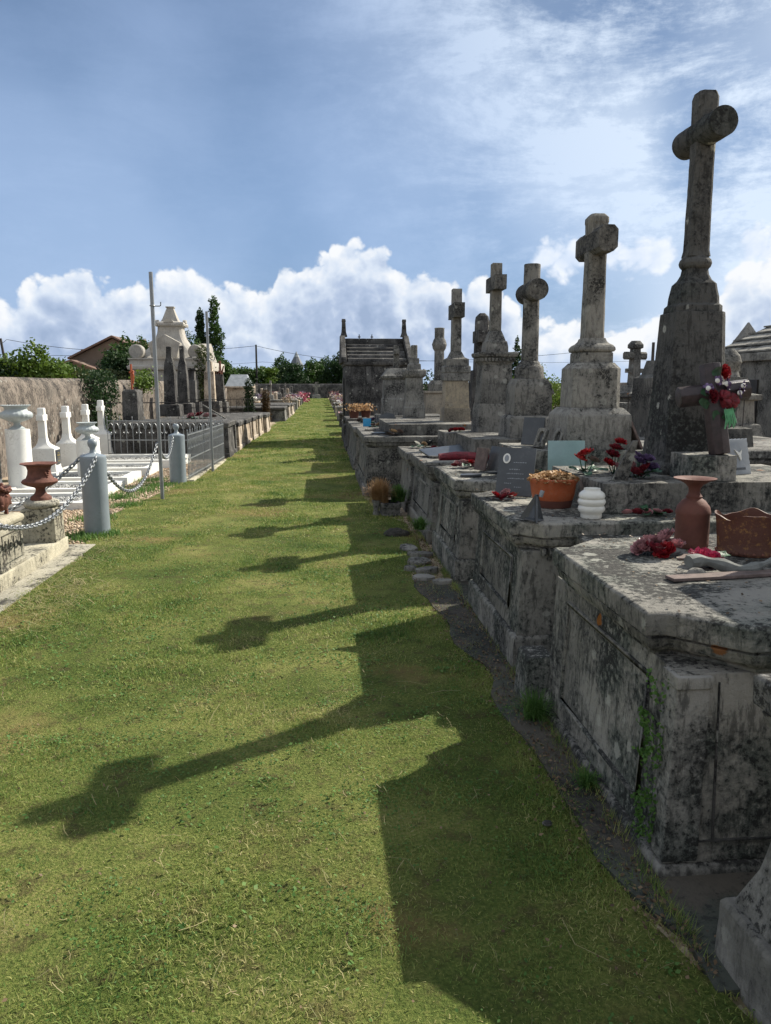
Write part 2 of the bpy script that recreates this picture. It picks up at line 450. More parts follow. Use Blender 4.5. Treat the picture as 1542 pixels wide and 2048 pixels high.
edge = T.m('SUBTRACT', T.m('ADD', T.m('SUBTRACT', top, T.lin(azd, -4., 3., 1.0, .8)), T.m('MULTIPLY', T.m('SUBTRACT', b0, .27), 4.6)), eld)
cum = T.sm(edge, -.15, .5)
w2 = curve([(-60, 0), (14.0, 0.), (15.5, .75), (17., 1.), (20., .75), (22., .95), (24.5, .8), (26.5, .0), (27.8, .0), (29.5, 1.), (33., 1.), (60, 0.)], 1.)
band = T.m('SUBTRACT', T.m('MULTIPLY', w2, 1.3), T.m('ABSOLUTE', T.m('SUBTRACT', eld, 8.5)))
cum2 = T.m('MULTIPLY', T.sm(T.m('ADD', band, T.m('MULTIPLY', T.m('SUBTRACT', b0, .27), 3.6)), -.05, .8), T.sm(w2, .02, .3))
lit = T.m('SUBTRACT', b0, b1)
depth = T.sm(edge, .2, 4.2)
sh = T.m('ADD', T.m('MULTIPLY', lit, 1.35), T.m('SUBTRACT', .84, T.m('MULTIPLY', depth, .56)))
sh = T.m('ADD', sh, T.m('MULTIPLY', T.m('SUBTRACT', T.noise(Q, .16, 4, .6), .5), 1.1))
sh = T.m('ADD', sh, T.m('MULTIPLY', T.sm(azd, 8., 20.), .25), clamp=True)
cc = T.ramp(sh, [(0., S((.25, .32, .45))), (.35, S((.33, .40, .53))), (.68, S((.49, .55, .64))), (1., S((.655, .67, .69)))])
cc = T.mix(T.sm(eld, 2.6, .4), cc, S((.36, .45, .60)))
skyc = T.mix(T.m('MULTIPLY', cum2, .93), skyc, T.mix(T.m('ADD', .35, T.m('MULTIPLY', lit, 1.6), clamp=True), S((.50, .57, .68)), S((.73, .74, .76))))
skyc = T.mix(cum, skyc, cc)
# broken bright cloud added over the unseen sky to fill the shade
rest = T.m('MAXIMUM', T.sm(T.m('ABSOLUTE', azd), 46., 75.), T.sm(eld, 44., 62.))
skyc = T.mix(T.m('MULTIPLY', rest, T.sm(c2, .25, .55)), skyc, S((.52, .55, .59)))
skyc = T.mix(T.sm(eld, .2, -2.), skyc, S((.16, .18, .15)))
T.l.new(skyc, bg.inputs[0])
SC.cycles.max_bounces = 5; SC.cycles.diffuse_bounces = 3; SC.cycles.glossy_bounces = 2; SC.cycles.transmission_bounces = 2
SC.cycles.use_adaptive_sampling = True; SC.cycles.adaptive_threshold = .02
W.cycles.sampling_method = 'MANUAL'; W.cycles.sample_map_resolution = 512
# ------------------------------------------------------------------ ground
def ground_mats():
    m, T, b, _ = new_mat('gravelly_soil')
    P = pos(T).outputs['Position']
    v = T.vor(P, 42., 'Color'); s = T.node('ShaderNodeSeparateColor'); T.l.new(v, s.inputs[0])
    c = T.ramp(s.outputs[0], [(0., (.18, .12, .08)), (.5, (.33, .25, .17)), (1., (.48, .40, .30))])
    n = T.noise(P, 1.4, 5, .6)
    c = T.mix(T.sm(n, .5, .62), c, (.06, .075, .025))
    sxx = T.node('ShaderNodeVectorMath', operation='LENGTH'); T.l.new(P, sxx.inputs[0])
    c = T.mix(T.sm(sxx.outputs['Value'], 70., 110.), c, (.06, .085, .025))
    T.set(b.inputs['Base Color'], c); b.inputs['Roughness'].default_value = .95
    bump(T, b, T.m('ADD', T.vor(P, 42.), n), .01, .6)
    M['soil'] = m
    m, T, b, _ = new_mat('turf')
    P = pos(T).outputs['Position']
    n = T.noise(P, 1.1, 4, .6); f = T.noise(P, 70., 4, .75); f2 = T.noise(P, 9., 5, .7)
    k = T.m('ADD', T.m('MULTIPLY', T.lin(n, .3, .7, 0, 1), .45), T.m('MULTIPLY', T.lin(f, .25, .75, 0, 1), .55))
    c = T.ramp(k, [(0., (.018, .028, .009)), (.4, (.075, .105, .024)), (.62, (.16, .18, .05)), (.83, (.28, .235, .10)), (1., (.38, .30, .16))])
    c = T.mix(T.m('MULTIPLY', T.sm(f2, .5, .66), .6), c, (.07, .05, .028))
    c = T.mix(T.m('MULTIPLY', T.sm(T.noise(P, .7, 5, .6), .54, .66), .6), c, (.21, .14, .065))
    T.set(b.inputs['Base Color'], c); b.inputs['Roughness'].default_value = .95; b.inputs['Specular IOR Level'].default_value = .1
    bump(T, b, T.m('ADD', f, f2), .03, .8)
    M['turf'] = m
ground_mats()

bm = bm_(); box(bm, -300, 300, -40, 600, -.3, 0.)
tag(obj('ground', bm, M['soil'], smooth=0), kind='structure')

def XL(Y): return float(np.interp(Y, [0, 5.8, 7.4, 8.2, 9.5, 12., 15, 17, 28, 40, 95], [-2.45, -2.3, -2.25, -2.45, -2.62, -2.35, -2.02, -2.05, -1.85, -1.75, -1.7]))
def XR(Y): return float(np.interp(Y, [0, 1.6, 2., 2.4, 4.0, 4.6, 5.4, 6.4, 6.9, 9., 9.3, 10.8, 16., 20, 95], [1.12, 1.08, .98, .91, .92, .86, .79, .76, .98, .98, .74, .60, .64, .8, .95]))
bm = bm_()
ys = list(np.concatenate([np.arange(0., 20, .4), np.arange(20, 96, 2.)]))
rows = []
for y in ys:
    a, b_ = XL(y), XR(y); rr = []
    for k in range(13):
        x = a + (b_-a)*k/12
        if k in (0, 12): x += mnoise.noise(Vector((x*2, y*1.7, 3))) * .07
        rr.append(bm.verts.new((x, y, .006 + .008*(1+mnoise.noise(Vector((x*1.3, y*1.3, 0)))))))
    rows.append(rr)
for r0, r1 in zip(rows[:-1], rows[1:]):
    for k in range(12): bm.faces.new((r0[k], r0[k+1], r1[k+1], r1[k]))
tag(obj('grass_path', bm, M['turf'], smooth=180), kind='structure')

def slab_outline(name, x0, x1, y0, y1, z, mat, jit=.06, step=.2, kind='structure'):
    bm = bm_(); L, Rr = [], []
    y = y0
    while y <= y1+1e-6:
        xx = x0(y) if callable(x0) else x0; L.append((xx + mnoise.noise(Vector((y*2.3, 1.7, 5)))*jit, y)); Rr.append((x1, y)); y += step
    pts = L + Rr[::-1]
    vs = [bm.verts.new((x, y, z)) for x, y in pts]
    for i in range(len(L)-1):
        bm.faces.new((vs[i], vs[len(pts)-1-i], vs[len(pts)-2-i], vs[i+1]))
    r = bmesh.ops.extrude_face_region(bm, geom=bm.faces[:])
    for v in r['geom']:
        if isinstance(v, bmesh.types.BMVert): v.co.z -= .05
    return tag(obj(name, bm, mat, smooth=0), kind=kind)
slab_outline('paving_strip', lambda y: XR(y)-.03, 1.6, 1.72, 6.2, .022, M['concrete'], .12)
slab_outline('kerb_apron', -2.62, -2.27, 4.6, 7.9, .024, M['ped'], .05)

# ------------------------------------------------------------------ grass blades
def blades(xf0, xf1, y0, y1, dens, h0, h1, w, keep=None, lean=.6):
    xa, xb = min(xf0(y) for y in np.linspace(y0, y1, 9)), max(xf1(y) for y in np.linspace(y0, y1, 9))
    n = int((xb-xa)*(y1-y0)*dens)
    x = RNG.uniform(xa, xb, n); y = RNG.uniform(y0, y1, n)
    yy = np.linspace(y0, y1, 60)
    L = np.interp(y, yy, [xf0(t) for t in yy]); U = np.interp(y, yy, [xf1(t) for t in yy])
    e = RNG.normal(0, .05, n)*(1+1.3*np.abs(np.sin(y*5.3)*np.sin(y*2.1+1)))
    ok = (x > L-abs(e)) & (x < U+abs(e))
    x, y = x[ok], y[ok]
    # thin it in patches
    pn = np.sin(x*3.1+1.3*np.sin(y*1.9))*np.sin(y*2.7+1.1*np.sin(x*2.3)) + .6*np.sin(x*7.3+y*5.1)*np.sin(y*8.7-x*3.3)
    bare = np.sin(x*2.3+1.5*np.sin(y*1.2))*np.sin(y*1.6+1.3*np.sin(x*1.9)+.7) + .35*np.sin(x*6.1+y*3.7)
    ok = RNG.uniform(0, 1, len(x)) < .74 + .26*pn - .75*np.clip((bare-.5)*2., 0, 1)
    x, y, pn = x[ok], y[ok], pn[ok]
    n = len(x)
    h = RNG.uniform(h0, h1, n) * (1 + .3*pn); a = RNG.uniform(0, 2*PI, n); l = RNG.uniform(.15, 1.1, n)*lean*2
    ww = w * RNG.uniform(.6, 1.3, n)
    t = RNG.uniform(0, 2*PI, n)
    px, py = np.cos(t)*ww/2, np.sin(t)*ww/2
    z = np.full(n, .004)
    dx, dy = np.cos(a)*l*h, np.sin(a)*l*h
    V = np.zeros((n, 5, 3))
    V[:, 0] = np.stack([x-px, y-py, z], 1); V[:, 1] = np.stack([x+px, y+py, z], 1)
    mx, my, mz = x+dx*.4, y+dy*.4, z+h*.62
    V[:, 2] = np.stack([mx-px*.75, my-py*.75, mz], 1); V[:, 3] = np.stack([mx+px*.75, my+py*.75, mz], 1)
    V[:, 4] = np.stack([x+dx, y+dy, z+h*(1.-.35*np.minimum(l, 1.2))], 1)
    pb = np.sin(x*1.7+2*np.sin(y*.9+.4))*np.sin(y*1.3+1.7*np.sin(x*1.1)) + .5*np.sin(x*4.1-y*2.9+1)*np.sin(y*4.7+x*1.9)
    r = np.clip(RNG.beta(1.5, 2.2, n) - .10*pn + .42*np.clip(pb-.15, 0, 1) - .20*np.clip(-pb-.1, 0, 1) + (RNG.uniform(0, 1, n) > .92)*.4, 0, 1)
    return V, r
parts = [blades(XL, XR, 1.5, 4., 20000, .009, .030, .0031),
         blades(XL, XR, 4., 8., 9500, .011, .032, .0046),
         blades(XL, XR, 8., 16., 3600, .015, .04, .0085),
         blades(XL, XR, 16., 40., 800, .025, .05, .018),
         blades(XL, XR, 40., 94., 220, .03, .055, .04)]
V = np.concatenate([p[0] for p in parts]); r = np.concatenate([p[1] for p in parts])
tag(np_mesh('grass', V, [(0, 1, 3, 2), (2, 3, 4)], M['grass'], attr=r, smooth=True),
    'short mown green and straw-coloured grass covering the path', 'grass', kind='stuff')

# clover and small broad-leaved weeds among the grass
def leaflets(cx, cy, cz, size, rnd, tilt=.5):
    n = len(cx)
    a = RNG.uniform(0, 2*PI, n); s = size*RNG.uniform(.6, 1.3, n)
    u = np.stack([np.cos(a), np.sin(a), RNG.normal(0, tilt, n)], 1); u /= np.linalg.norm(u, axis=1)[:, None]
    w = np.cross(u, np.stack([RNG.normal(0, tilt, n), RNG.normal(0, tilt, n), np.ones(n)], 1)); w /= np.linalg.norm(w, axis=1)[:, None]
    c = np.stack([cx, cy, cz], 1); s = s[:, None]
    V = np.stack([c-u*s*.5, c-u*s*.08+w*s*.34, c+u*s*.5, c-u*s*.08-w*s*.34], 1)
    return V
def clumps(n, y0, y1, rad, per, size):
    cx, cy = [], []
    for _ in range(n):
        y = RNG.uniform(y0, y1); x = RNG.uniform(XL(y)+.1, XR(y)-.02); k = int(per*RNG.uniform(.4, 1.4)); rr = rad*RNG.uniform(.5, 1.5)
        cx.append(x+RNG.normal(0, rr, k)); cy.append(y+RNG.normal(0, rr*.8, k))
    cx, cy = np.concatenate(cx), np.concatenate(cy)
    return leaflets(cx, cy, RNG.uniform(.012, .035, len(cx)), size, None)
V = np.concatenate([clumps(150, 1.5, 4., .075, 60, .012), clumps(150, 4., 9., .11, 50, .018)])
tag(np_mesh('clover', V, [(0, 1, 2, 3)], M['clover'], attr=RNG.uniform(0, 1, len(V))),
    'dark green clover and small weeds growing in the grass', 'ground cover', kind='stuff')
# broad-leaved weeds in rosettes: plantain and dock
wx, wy, wz = [], [], []
for _ in range(70):
    y = RNG.uniform(1.7, 6.5)**1.0; x = RNG.uniform(XL(y)+.1, XR(y)-.05); k = RNG.integers(6, 16); r_ = RNG.uniform(.02, .06)
    wx.append(x+RNG.normal(0, r_, k)); wy.append(y+RNG.normal(0, r_, k)); wz.append(RNG.uniform(.02, .045, k))
wx, wy, wz = map(np.concatenate, (wx, wy, wz))
tag(np_mesh('broad_weeds', leaflets(wx, wy, wz, .019, None, .45), [(0, 1, 2, 3)], M['clover'], attr=RNG.uniform(.2, 1, len(wx))), 'small rosettes of broad-leaved weeds scattered through the grass', 'weeds', kind='stuff')
n = 900; lx_ = RNG.uniform(-2.2, 1., n); ly_ = 1.6+RNG.beta(1, 2, n)*9
tag(np_mesh('fallen_leaves', leaflets(lx_, ly_, RNG.uniform(.02, .04, n), .013, None, .5), [(0, 1, 2, 3)], M['litter'], attr=RNG.uniform(0, 1, n)), 'little brown dead leaves caught in the grass', 'leaf litter', kind='stuff')
# loose mown straw lying about, thickest by the left kerb
def straws(n, fx, fy, l0, l1, w):
    x, y = fx(n), fy(n); a = RNG.uniform(0, PI, n); l = RNG.uniform(l0, l1, n)
    z = RNG.uniform(.022, .05, n); dz = RNG.normal(0, .015, n); bx = RNG.normal(0, .18, n)
    d = np.stack([np.cos(a)*l/2, np.sin(a)*l/2, dz], 1); p = np.stack([-np.sin(a), np.cos(a), np.zeros(n)], 1)
    c = np.stack([x, y, z], 1); q = p*w/2; m = c + p*(bx*l)[:, None]
    return np.stack([c-d-q, c-d+q, m-q, m+q, c+d-q, c+d+q], 1)
V = np.concatenate([
    straws(1100, lambda n: RNG.uniform(-2.2, 1.0, n), lambda n: 1.6+RNG.beta(1, 2.2, n)*8, .015, .04, .0020),
    straws(300, lambda n: -2.2+abs(RNG.normal(0, .2, n)), lambda n: RNG.uniform(4.9, 8.2, n), .06, .2, .003),
    straws(14, lambda n: RNG.uniform(-1.6, 1.0, n), lambda n: RNG.uniform(1.7, 5, n), .08, .2, .0025),
    straws(260, lambda n: RNG.normal(-2.0, .14, n), lambda n: RNG.normal(6.0, .4, n), .05, .16, .0035)])
tag(np_mesh('straw', V, [(0, 1, 3, 2), (2, 3, 5, 4)], M['straw'], attr=RNG.uniform(0, 1, len(V))),
    'loose pale mown stalks lying scattered on the grass', 'straw', kind='stuff')

# gravel on the left between the white graves and the grass
def pebbles(n, fx, fy, s0, s1):
    x, y = fx(n), fy(n); s = RNG.uniform(s0, s1, n)
    oc = np.array([(1, 0, 0), (0, 1, 0), (-1, 0, 0), (0, -1, 0), (0, 0, .7), (0, 0, -.7)])
    J = oc[None]*(1+RNG.uniform(-.35, .35, (n, 6, 3)))
    a = RNG.uniform(0, 2*PI, n); ca, sa = np.cos(a), np.sin(a)
    Rm = np.zeros((n, 3, 3)); Rm[:, 0, 0] = ca; Rm[:, 0, 1] = -sa; Rm[:, 1, 0] = sa; Rm[:, 1, 1] = ca; Rm[:, 2, 2] = 1
    V = np.einsum('nij,nkj->nki', Rm, J)*s[:, None, None]
    V += np.stack([x, y, s*.35], 1)[:, None]
    return V
OCT = [(0, 1, 4), (1, 2, 4), (2, 3, 4), (3, 0, 4), (1, 0, 5), (2, 1, 5), (3, 2, 5), (0, 3, 5)]
m, T, b, _ = new_mat('pebbles')
a = T.node('ShaderNodeAttribute', attribute_name='rnd').outputs['Fac']
T.set(b.inputs['Base Color'], T.ramp(a, [(0., (.20, .13, .085)), (.5, (.40, .30, .20)), (1., (.58, .48, .36))])); b.inputs['Roughness'].default_value = .9
M['pebble'] = m
m, T, b, _ = new_mat('pale_chippings')
a = T.node('ShaderNodeAttribute', attribute_name='rnd').outputs['Fac']
T.set(b.inputs['Base Color'], T.ramp(a, [(0., (.10, .10, .10)), (.5, (.28, .28, .27)), (1., (.50, .50, .48))])); b.inputs['Roughness'].default_value = .9
M['chips'] = m
V = pebbles(9000, lambda n: RNG.uniform(-3.4, -2.3, n), lambda n: RNG.uniform(7.7, 16, n), .008, .02)
V = V[[i for i in range(len(V)) if V[i, 0, 0] < XL(V[i, 0, 1])+RNG.normal(.0, .09)]]
tag(np_mesh('gravel', V, OCT, M['pebble'], attr=RNG.uniform(0, 1, len(V))), 'tan gravel strewn between the white graves and the grass', 'gravel', kind='stuff')
# tufts of green in that gravel
gx, gy = [], []
for (x, y, k, rr) in [(-2.7, 9.4, 500, .12), (-2.95, 11.2, 500, .18), (-2.75, 11.9, 450, .16), (-2.5, 8.25, 500, .12), (-2.55, 12.5, 450, .15), (-2.85, 13.2, 300, .15), (-2.6, 10.4, 300, .1), (-2.28, 8.35, 300, .08)]:
    gx.append(RNG.normal(x, rr, k)); gy.append(RNG.normal(y, rr, k))
gx, gy = np.concatenate(gx), np.concatenate(gy); n = len(gx)
a = RNG.uniform(0, 2*PI, n); h = RNG.uniform(.03, .09, n); w = .007
V = np.stack([np.stack([gx-w*np.sin(a), gy+w*np.cos(a), 0*gx], 1), np.stack([gx+w*np.sin(a), gy-w*np.cos(a), 0*gx], 1), np.stack([gx+np.cos(a)*h*.5, gy+np.sin(a)*h*.5, h], 1)], 1)
tag(np_mesh('weed_tufts', V, [(0, 1, 2)], M['clover'], attr=RNG.uniform(.2, 1, n)), 'low green tufts growing through the tan gravel', 'weeds', kind='stuff')

# dead leaves, moss and grass creeping along the foot of the right-hand tombs
n = 2600; y = RNG.uniform(1.75, 9., n); xr = np.array([XR(t) for t in y]); x = np.where(RNG.uniform(0, 1, n) < .6, xr+RNG.normal(.02, .06, n), 1.05-abs(RNG.normal(0, .05, n)))
tag(np_mesh('leaf_litter', leaflets(x, y, RNG.uniform(.026, .04, n), .016, None, .5), [(0, 1, 2, 3)], M['litter'], attr=RNG.uniform(0, 1, n)), 'brown dead leaves gathered along the foot of the tombs', 'leaf litter', kind='stuff')
def edge_grass(n, xs, ys, h0, h1, w):
    x, y = xs(n), ys(n); a = RNG.uniform(0, 2*PI, n); h = RNG.uniform(h0, h1, n); l = RNG.uniform(.2, .9, n)
    V = np.zeros((n, 3, 3)); V[:, 0] = np.stack([x-w*np.sin(a), y+w*np.cos(a), 0*x+.01], 1); V[:, 1] = np.stack([x+w*np.sin(a), y-w*np.cos(a), 0*x+.01], 1); V[:, 2] = np.stack([x+np.cos(a)*h*l, y+np.sin(a)*h*l, h], 1); return V
ey = lambda n: np.concatenate([RNG.uniform(1.8, 9.2, n//3), np.repeat(RNG.uniform(1.8, 9.2, 26), n)[:n-n//3] if False else RNG.choice(RNG.uniform(1.8, 9.2, 26), n-n//3)+RNG.normal(0, .06, n-n//3)])
V = np.concatenate([edge_grass(3800, lambda n: 1.06-abs(RNG.normal(0, .025, n)), ey, .015, .07, .0016), edge_grass(5200, lambda n: RNG.normal(.86, .07, n), ey, .012, .045, .0017)])
tag(np_mesh('edge_grass', V, [(0, 1, 2)], M['grass'], attr=RNG.uniform(0, .7, len(V))), 'thin grass creeping over the paving at the foot of the tombs', 'grass', kind='stuff')
# ------------------------------------------------------------------ tombs on the right
NEAR = dict(bevel=.004, cell=.05, amp=.0035, freq=9.)
MID = dict(bevel=.005, cell=.09, amp=.004, freq=7.)
FAR = dict(bevel=.012, cell=0., amp=0.)

def tomb(label, x0, x1, y0, y1, zt, mat='near', q=NEAR, plan='notch', na=.06, nb=.10, panel=True, batter=.05, plinth=.14, over=.055, name='stone_tomb', group=None, top=None):
    cx, cy = (x0+x1)/2, (y0+y1)/2
    t = thing(name, label, 'tomb', (cx, cy, 0), group=group)
    a, b_, c_, d_ = x0-cx, x1-cx, y0-cy, y1-cy
    pr = lambda g: rect(0, 0, (b_-a)/2+g, (d_-c_)/2+g)
    pl = (lambda g: notch(a, b_, c_, d_, na, nb, g=g)) if plan == 'notch' else pr
    zc = zt-.17
    bm = bm_(); loft(bm, [(-.03, pr(.0)), (plinth-.015, pr(-.005)), (plinth, pr(-.015))])
    obj('plinth', bm, M[mat], t, **q)
    bm = bm_(); loft(bm, [(plinth, pr(-.03)), (plinth+.25*(zc-plinth), pr(-.03-batter*.4)), (zc, pr(-.03-batter))])
    obj('body', bm, M[mat], t, **q)
    g0 = -.03-batter
    bm = bm_(); loft(bm, [(zc, pl(g0+.008)), (zc+.014, pl(g0+.010)), (zc+.026, pl(g0+.026)), (zc+.034, pl(g0+.028)), (zc+.036, pl(g0+over-.016)), (zc+.072, pl(g0+over-.006)), (zc+.076, pl(g0+over-.018)), (zc+.086, pl(g0+over-.018)), (zc+.088, pl(g0+over+.010)), (zt-.010, pl(g0+over+.012)), (zt, pl(g0+over+.002))])
    obj('cover_slab', bm, M[mat if top is None else top], t, **q)
    if panel:
        # a shallow moulded frame on the face towards the path
        bm = bm_(); f = -(b_-a)/2
        zz0, zz1, w = plinth+.09, zc-.07, .018
        yy0, yy1 = c_+.26, d_-.26
        if yy1-yy0 > .3 and zz1-zz0 > .2:
            def fx(z): return a+.03+batter*min(1., (z-plinth)/(zc-plinth)*1.0)-.004
            for (ya, yb, za, zb) in ((yy0, yy1, zz1-w, zz1), (yy0, yy1, zz0, zz0+w), (yy0, yy0+w, zz0+w, zz1-w), (yy1-w, yy1, zz0+w, zz1-w)):
                vs = box(bm, -.004, .02, ya, yb, za, zb)
                for v in vs: v.co.x += fx(v.co.z)
            obj('panel_frame', bm, M[mat], t, bevel=.003, smooth=30)
    return t

T0 = tomb('nearest stone tomb, cut off by the lower right edge of the photo', 1.085, 3.1, -.1, 1.86, .86, 'pale', batter=.10, plinth=.2, panel=False, plan='rect', over=.085)
T1 = tomb('big lichen-spotted tomb in the foreground carrying the rusty planter and terracotta vase', 1.07, 3.3, 2.19, 3.60, .86, batter=.03, plinth=.05, na=.07, nb=.19)
T2 = tomb('second tomb from the foreground, with the white jar and orange flowerpot on its slab', 1.06, 3.3, 4.08, 5.42, .85, batter=.03, plinth=.2)
T3 = tomb('third tomb from the foreground, below the pale square-armed cross, small plaques on its slab', 1.07, 3.3, 6.03, 7.34, .84, batter=.04, plinth=.2)
T4 = tomb('grey tomb with a dark red cloth-like bundle lying on its slab', 1.06, 3.3, 7.6, 9.4, .79, 'mid', MID, batter=.05)
T5 = tomb('low plain-sided tomb behind the dry grass planter', 1.06, 3.1, 9.62, 10.8, .75, 'mid', MID, plan='rect', panel=False)
T6 = tomb('broad tomb jutting out into the path just beyond the dry grass planter', .60, 3.0, 10.98, 13.7, .87, 'mid', MID, batter=.06)
T7 = tomb('tomb on the right carrying a bright blue plaque', .60, 2.9, 14.45, 16.3, .80, 'mid', MID, plan='rect', panel=False)
T8 = tomb('dark tomb just beyond the one with the blue plaque', .62, 2.9, 16.6, 18.3, .76, 'mid', MID, plan='rect', panel=False)
T9 = tomb('last dark tomb before the stone chapel with two pinnacles', .60, 2.9, 18.6, 20.5, .80, 'darkst', MID, plan='rect', panel=False)
# extra plinth block at the far corner of the first two tombs, and dentils
bm = bm_(); loft(bm, [(-.02, rect(-1.115, .785, .075, .10)), (.24, rect(-1.11, .785, .068, .095)), (.26, rect(-1.105, .785, .062, .09))])
obj('corner_block', bm, M['near'], T1, **NEAR)
bm = bm_()
for k in range(5): box(bm, -.96+k*.042, -.938+k*.042, -.652, -.60, .658, .70)
obj('dentils', bm, M['near'], T2, bevel=.003)
# seam and sunk panel on the near end of the first tomb
bm = bm_()
vs = box(bm, -.925, -.919, -.678, -.60, .13, .66)
for v in vs:
    if v.co.z > .4 and v.co.y < -.65: v.co.y += .03
box(bm, -1.0, 1., -.678, -.60, .122, .127)
obj('joint', bm, M['darkst'], T1, smooth=0)

def block(parent, name, x0, x1, y0, y1, z0, z1, mat, q=NEAR, ch=.0):
    bm = bm_(); cx, cy, hx, hy = (x0+x1)/2, (y0+y1)/2, (x1-x0)/2, (y1-y0)/2
    s = [(z0, rect(cx, cy, hx, hy)), (z1-ch, rect(cx, cy, hx, hy))]
    if ch: s.append((z1, rect(cx, cy, hx-ch, hy-ch)))
    loft(bm, s); return obj(name, bm, M[mat], parent, **q)
bm = bm_(); loft(bm, [(.06, rect(-1.035, -.63, .06, .055)), (.64, rect(-1.01, -.605, .055, .05)), (.645, rect(-1.01, -.61, .06, .055)), (.685, rect(-1.01, -.61, .06, .055))])
obj('corner_pilaster', bm, M['near'], T1, **NEAR)
bm = bm_(); box(bm, 1.40, 3.2, 3.55, 4.10, -.02, .78)  # added block behind the first tomb, cuts the light through the gap
tag(obj('added_shade_block', bm, M['near'], None, bevel=.01, cell=.12, amp=.006), 'added stone between the two nearest tombs, narrowing the light through their gap', 'added shade block')
# raised second tiers
block(T2, 'raised_tier', -.535, 1.02, -.40, .61, .85, 1.03, 'near')
block(T2, 'front_block', .02, .30, -.35, -.06, 1.03, 1.185, 'near')
block(T3, 'raised_tier', -.48, 1.02, -.33, .62, .84, 1.05, 'near')
block(T4, 'raised_tier', -.55, 1.02, -.42, .75, .79, 1.03, 'mid', MID)
block(T5, 'raised_tier', -.45, .95, -.3, .5, .75, .98, 'mid', MID)
block(T6, 'raised_tier', -.80, .6, -1.05, .9, .87, 1.03, 'mid', MID)
block(T7, 'raised_tier', -.3, 1.0, -.6, .8, .80, .93, 'mid', MID)
block(T8, 'raised_tier', -.5, 1.0, -.7, .7, .76, .93, 'mid', MID)

# ------------------------------------------------------------------ crosses and pedestals
SQ = dict(bevel=.003, cell=.08, amp=.003, freq=8.)
def monument(name, label, cat, X, Y, z0, parts, mat, q=SQ, group=None, rz=0.):
    """parts: (part name, kind, data); heights in data are above the ground."""
    t = thing(name, label, cat, (X, Y, z0), rz, group)
    for pn, kind, data, *mm in parts:
        bm = bm_(); mt = mm[0] if mm else mat
        if kind == 'rect': loft(bm, [(z-z0, rect(*(d[2:4] if len(d) > 2 else (0, 0)), d[0], d[1])) for z, *d in data])
        elif kind == 'cham': loft(bm, [(z-z0, cham(0, 0, hx, hy, c)) for z, hx, hy, c in data])
        elif kind == 'oct': loft(bm, [(z-z0, ngon(0, 0, r, 8, PI/8)) for z, r in data])
        elif kind == 'round': lathe(bm, [(r, z-z0) for z, r in data], 24)
        elif kind == 'armbox':        # box arm along the path: z, half y, half x, half z
            z, hy, hx, hz = data; box(bm, -hx, hx, -hy, hy, z-z0-hz, z-z0+hz)
        elif kind == 'armoct':
            z, hy, hx, hz, c = data
            a = [bm.verts.new((x, -hy, z-z0+w)) for x, w in cham(0, 0, hx, hz, c)]
            b = [bm.verts.new((x, hy, z-z0+w)) for x, w in cham(0, 0, hx, hz, c)]
            for i in range(8): bm.faces.new((a[i], a[(i+1) % 8], b[(i+1) % 8], b[i]))
            bm.faces.new(a[::-1]); bm.faces.new(b)
        elif kind == 'armround':
            z, hy, r = data
            for i in range(1):
                lathe(bm, [(r, -hy), (r, hy)], 28)
            bmesh.ops.rotate(bm, cent=(0, 0, 0), matrix=Matrix.Rotation(PI/2, 3, 'X'), verts=bm.verts)
            bmesh.ops.translate(bm, vec=(0, 0, z-z0), verts=bm.verts)
        elif kind == 'dent':
            z, hx, hy, n = data
            for k in range(n):
                x = -hx + (k+.5)*2*hx/n; box(bm, x-.016, x+.016, -hy, -hy+.03, z-z0, z-z0+.045)
                y = -hy + (k+.5)*2*hy/n; box(bm, -hx, -hx+.03, y-.016, y+.016, z-z0, z-z0+.045)
        elif kind == 'boxes':
            for bx in data: box(bm, *bx[:4], bx[4]-z0, bx[5]-z0)
        qq = dict(q)
        if kind in ('dent', 'boxes'): qq = dict(bevel=.004)
        obj(pn, bm, M[mt], t, **qq)
    return t
NQ = dict(bevel=.003, cell=.045, amp=.0025, freq=11.)
NQ2 = dict(bevel=.003, cell=.05, amp=.0025, freq=9.)
monument('gravestone', 'stout plain pedestal at the head of the foreground tomb, outside the photo to the right', 'gravestone', 2.62, 3.02, .86, [
    ('plinth_block', 'rect', [(.86, .32, .36), (1.15, .31, .35), (1.2, .27, .31)]), ('pedestal', 'rect', [(1.2, .26, .30), (1.78, .24, .28), (1.80, .28, .32), (1.88, .27, .31)])], 'near')
# tall cross with round arms
monument('tall_stone_cross', 'tallest dark cross with thick round arms, a brown flower cross leaning on its pedestal', 'stone cross', 2.42, 4.97, 1.03, [
    ('pedestal', 'cham', [(1.03, .25, .24, .03), (1.07, .245, .235, .03), (1.11, .21, .225, .04), (1.45, .185, .20, .05), (1.97, .165, .17, .045), (2.06, .162, .165, .045)]),
    ('stepped_cap', 'cham', [(2.06, .150, .150, .045), (2.10, .148, .148, .045), (2.115, .128, .128, .03), (2.16, .126, .126, .03), (2.20, .118, .118, .03), (2.24, .112, .112, .03), (2.265, .09, .09, .03), (2.30, .075, .075, .03), (2.34, .07, .07, .03)]),
    ('collar', 'round', [(2.335, .082), (2.35, .096), (2.37, .102), (2.39, .096), (2.405, .082), (2.42, .072)]),
    ('shaft', 'cham', [(2.41, .074, .074, .022), (2.45, .066, .066, .02), (2.95, .062, .062, .02), (3.36, .066, .066, .02), (3.395, .056, .056, .02)]),
    ('cross_arm', 'armround', (3.155, .255, .088))], 'tallst', NQ)
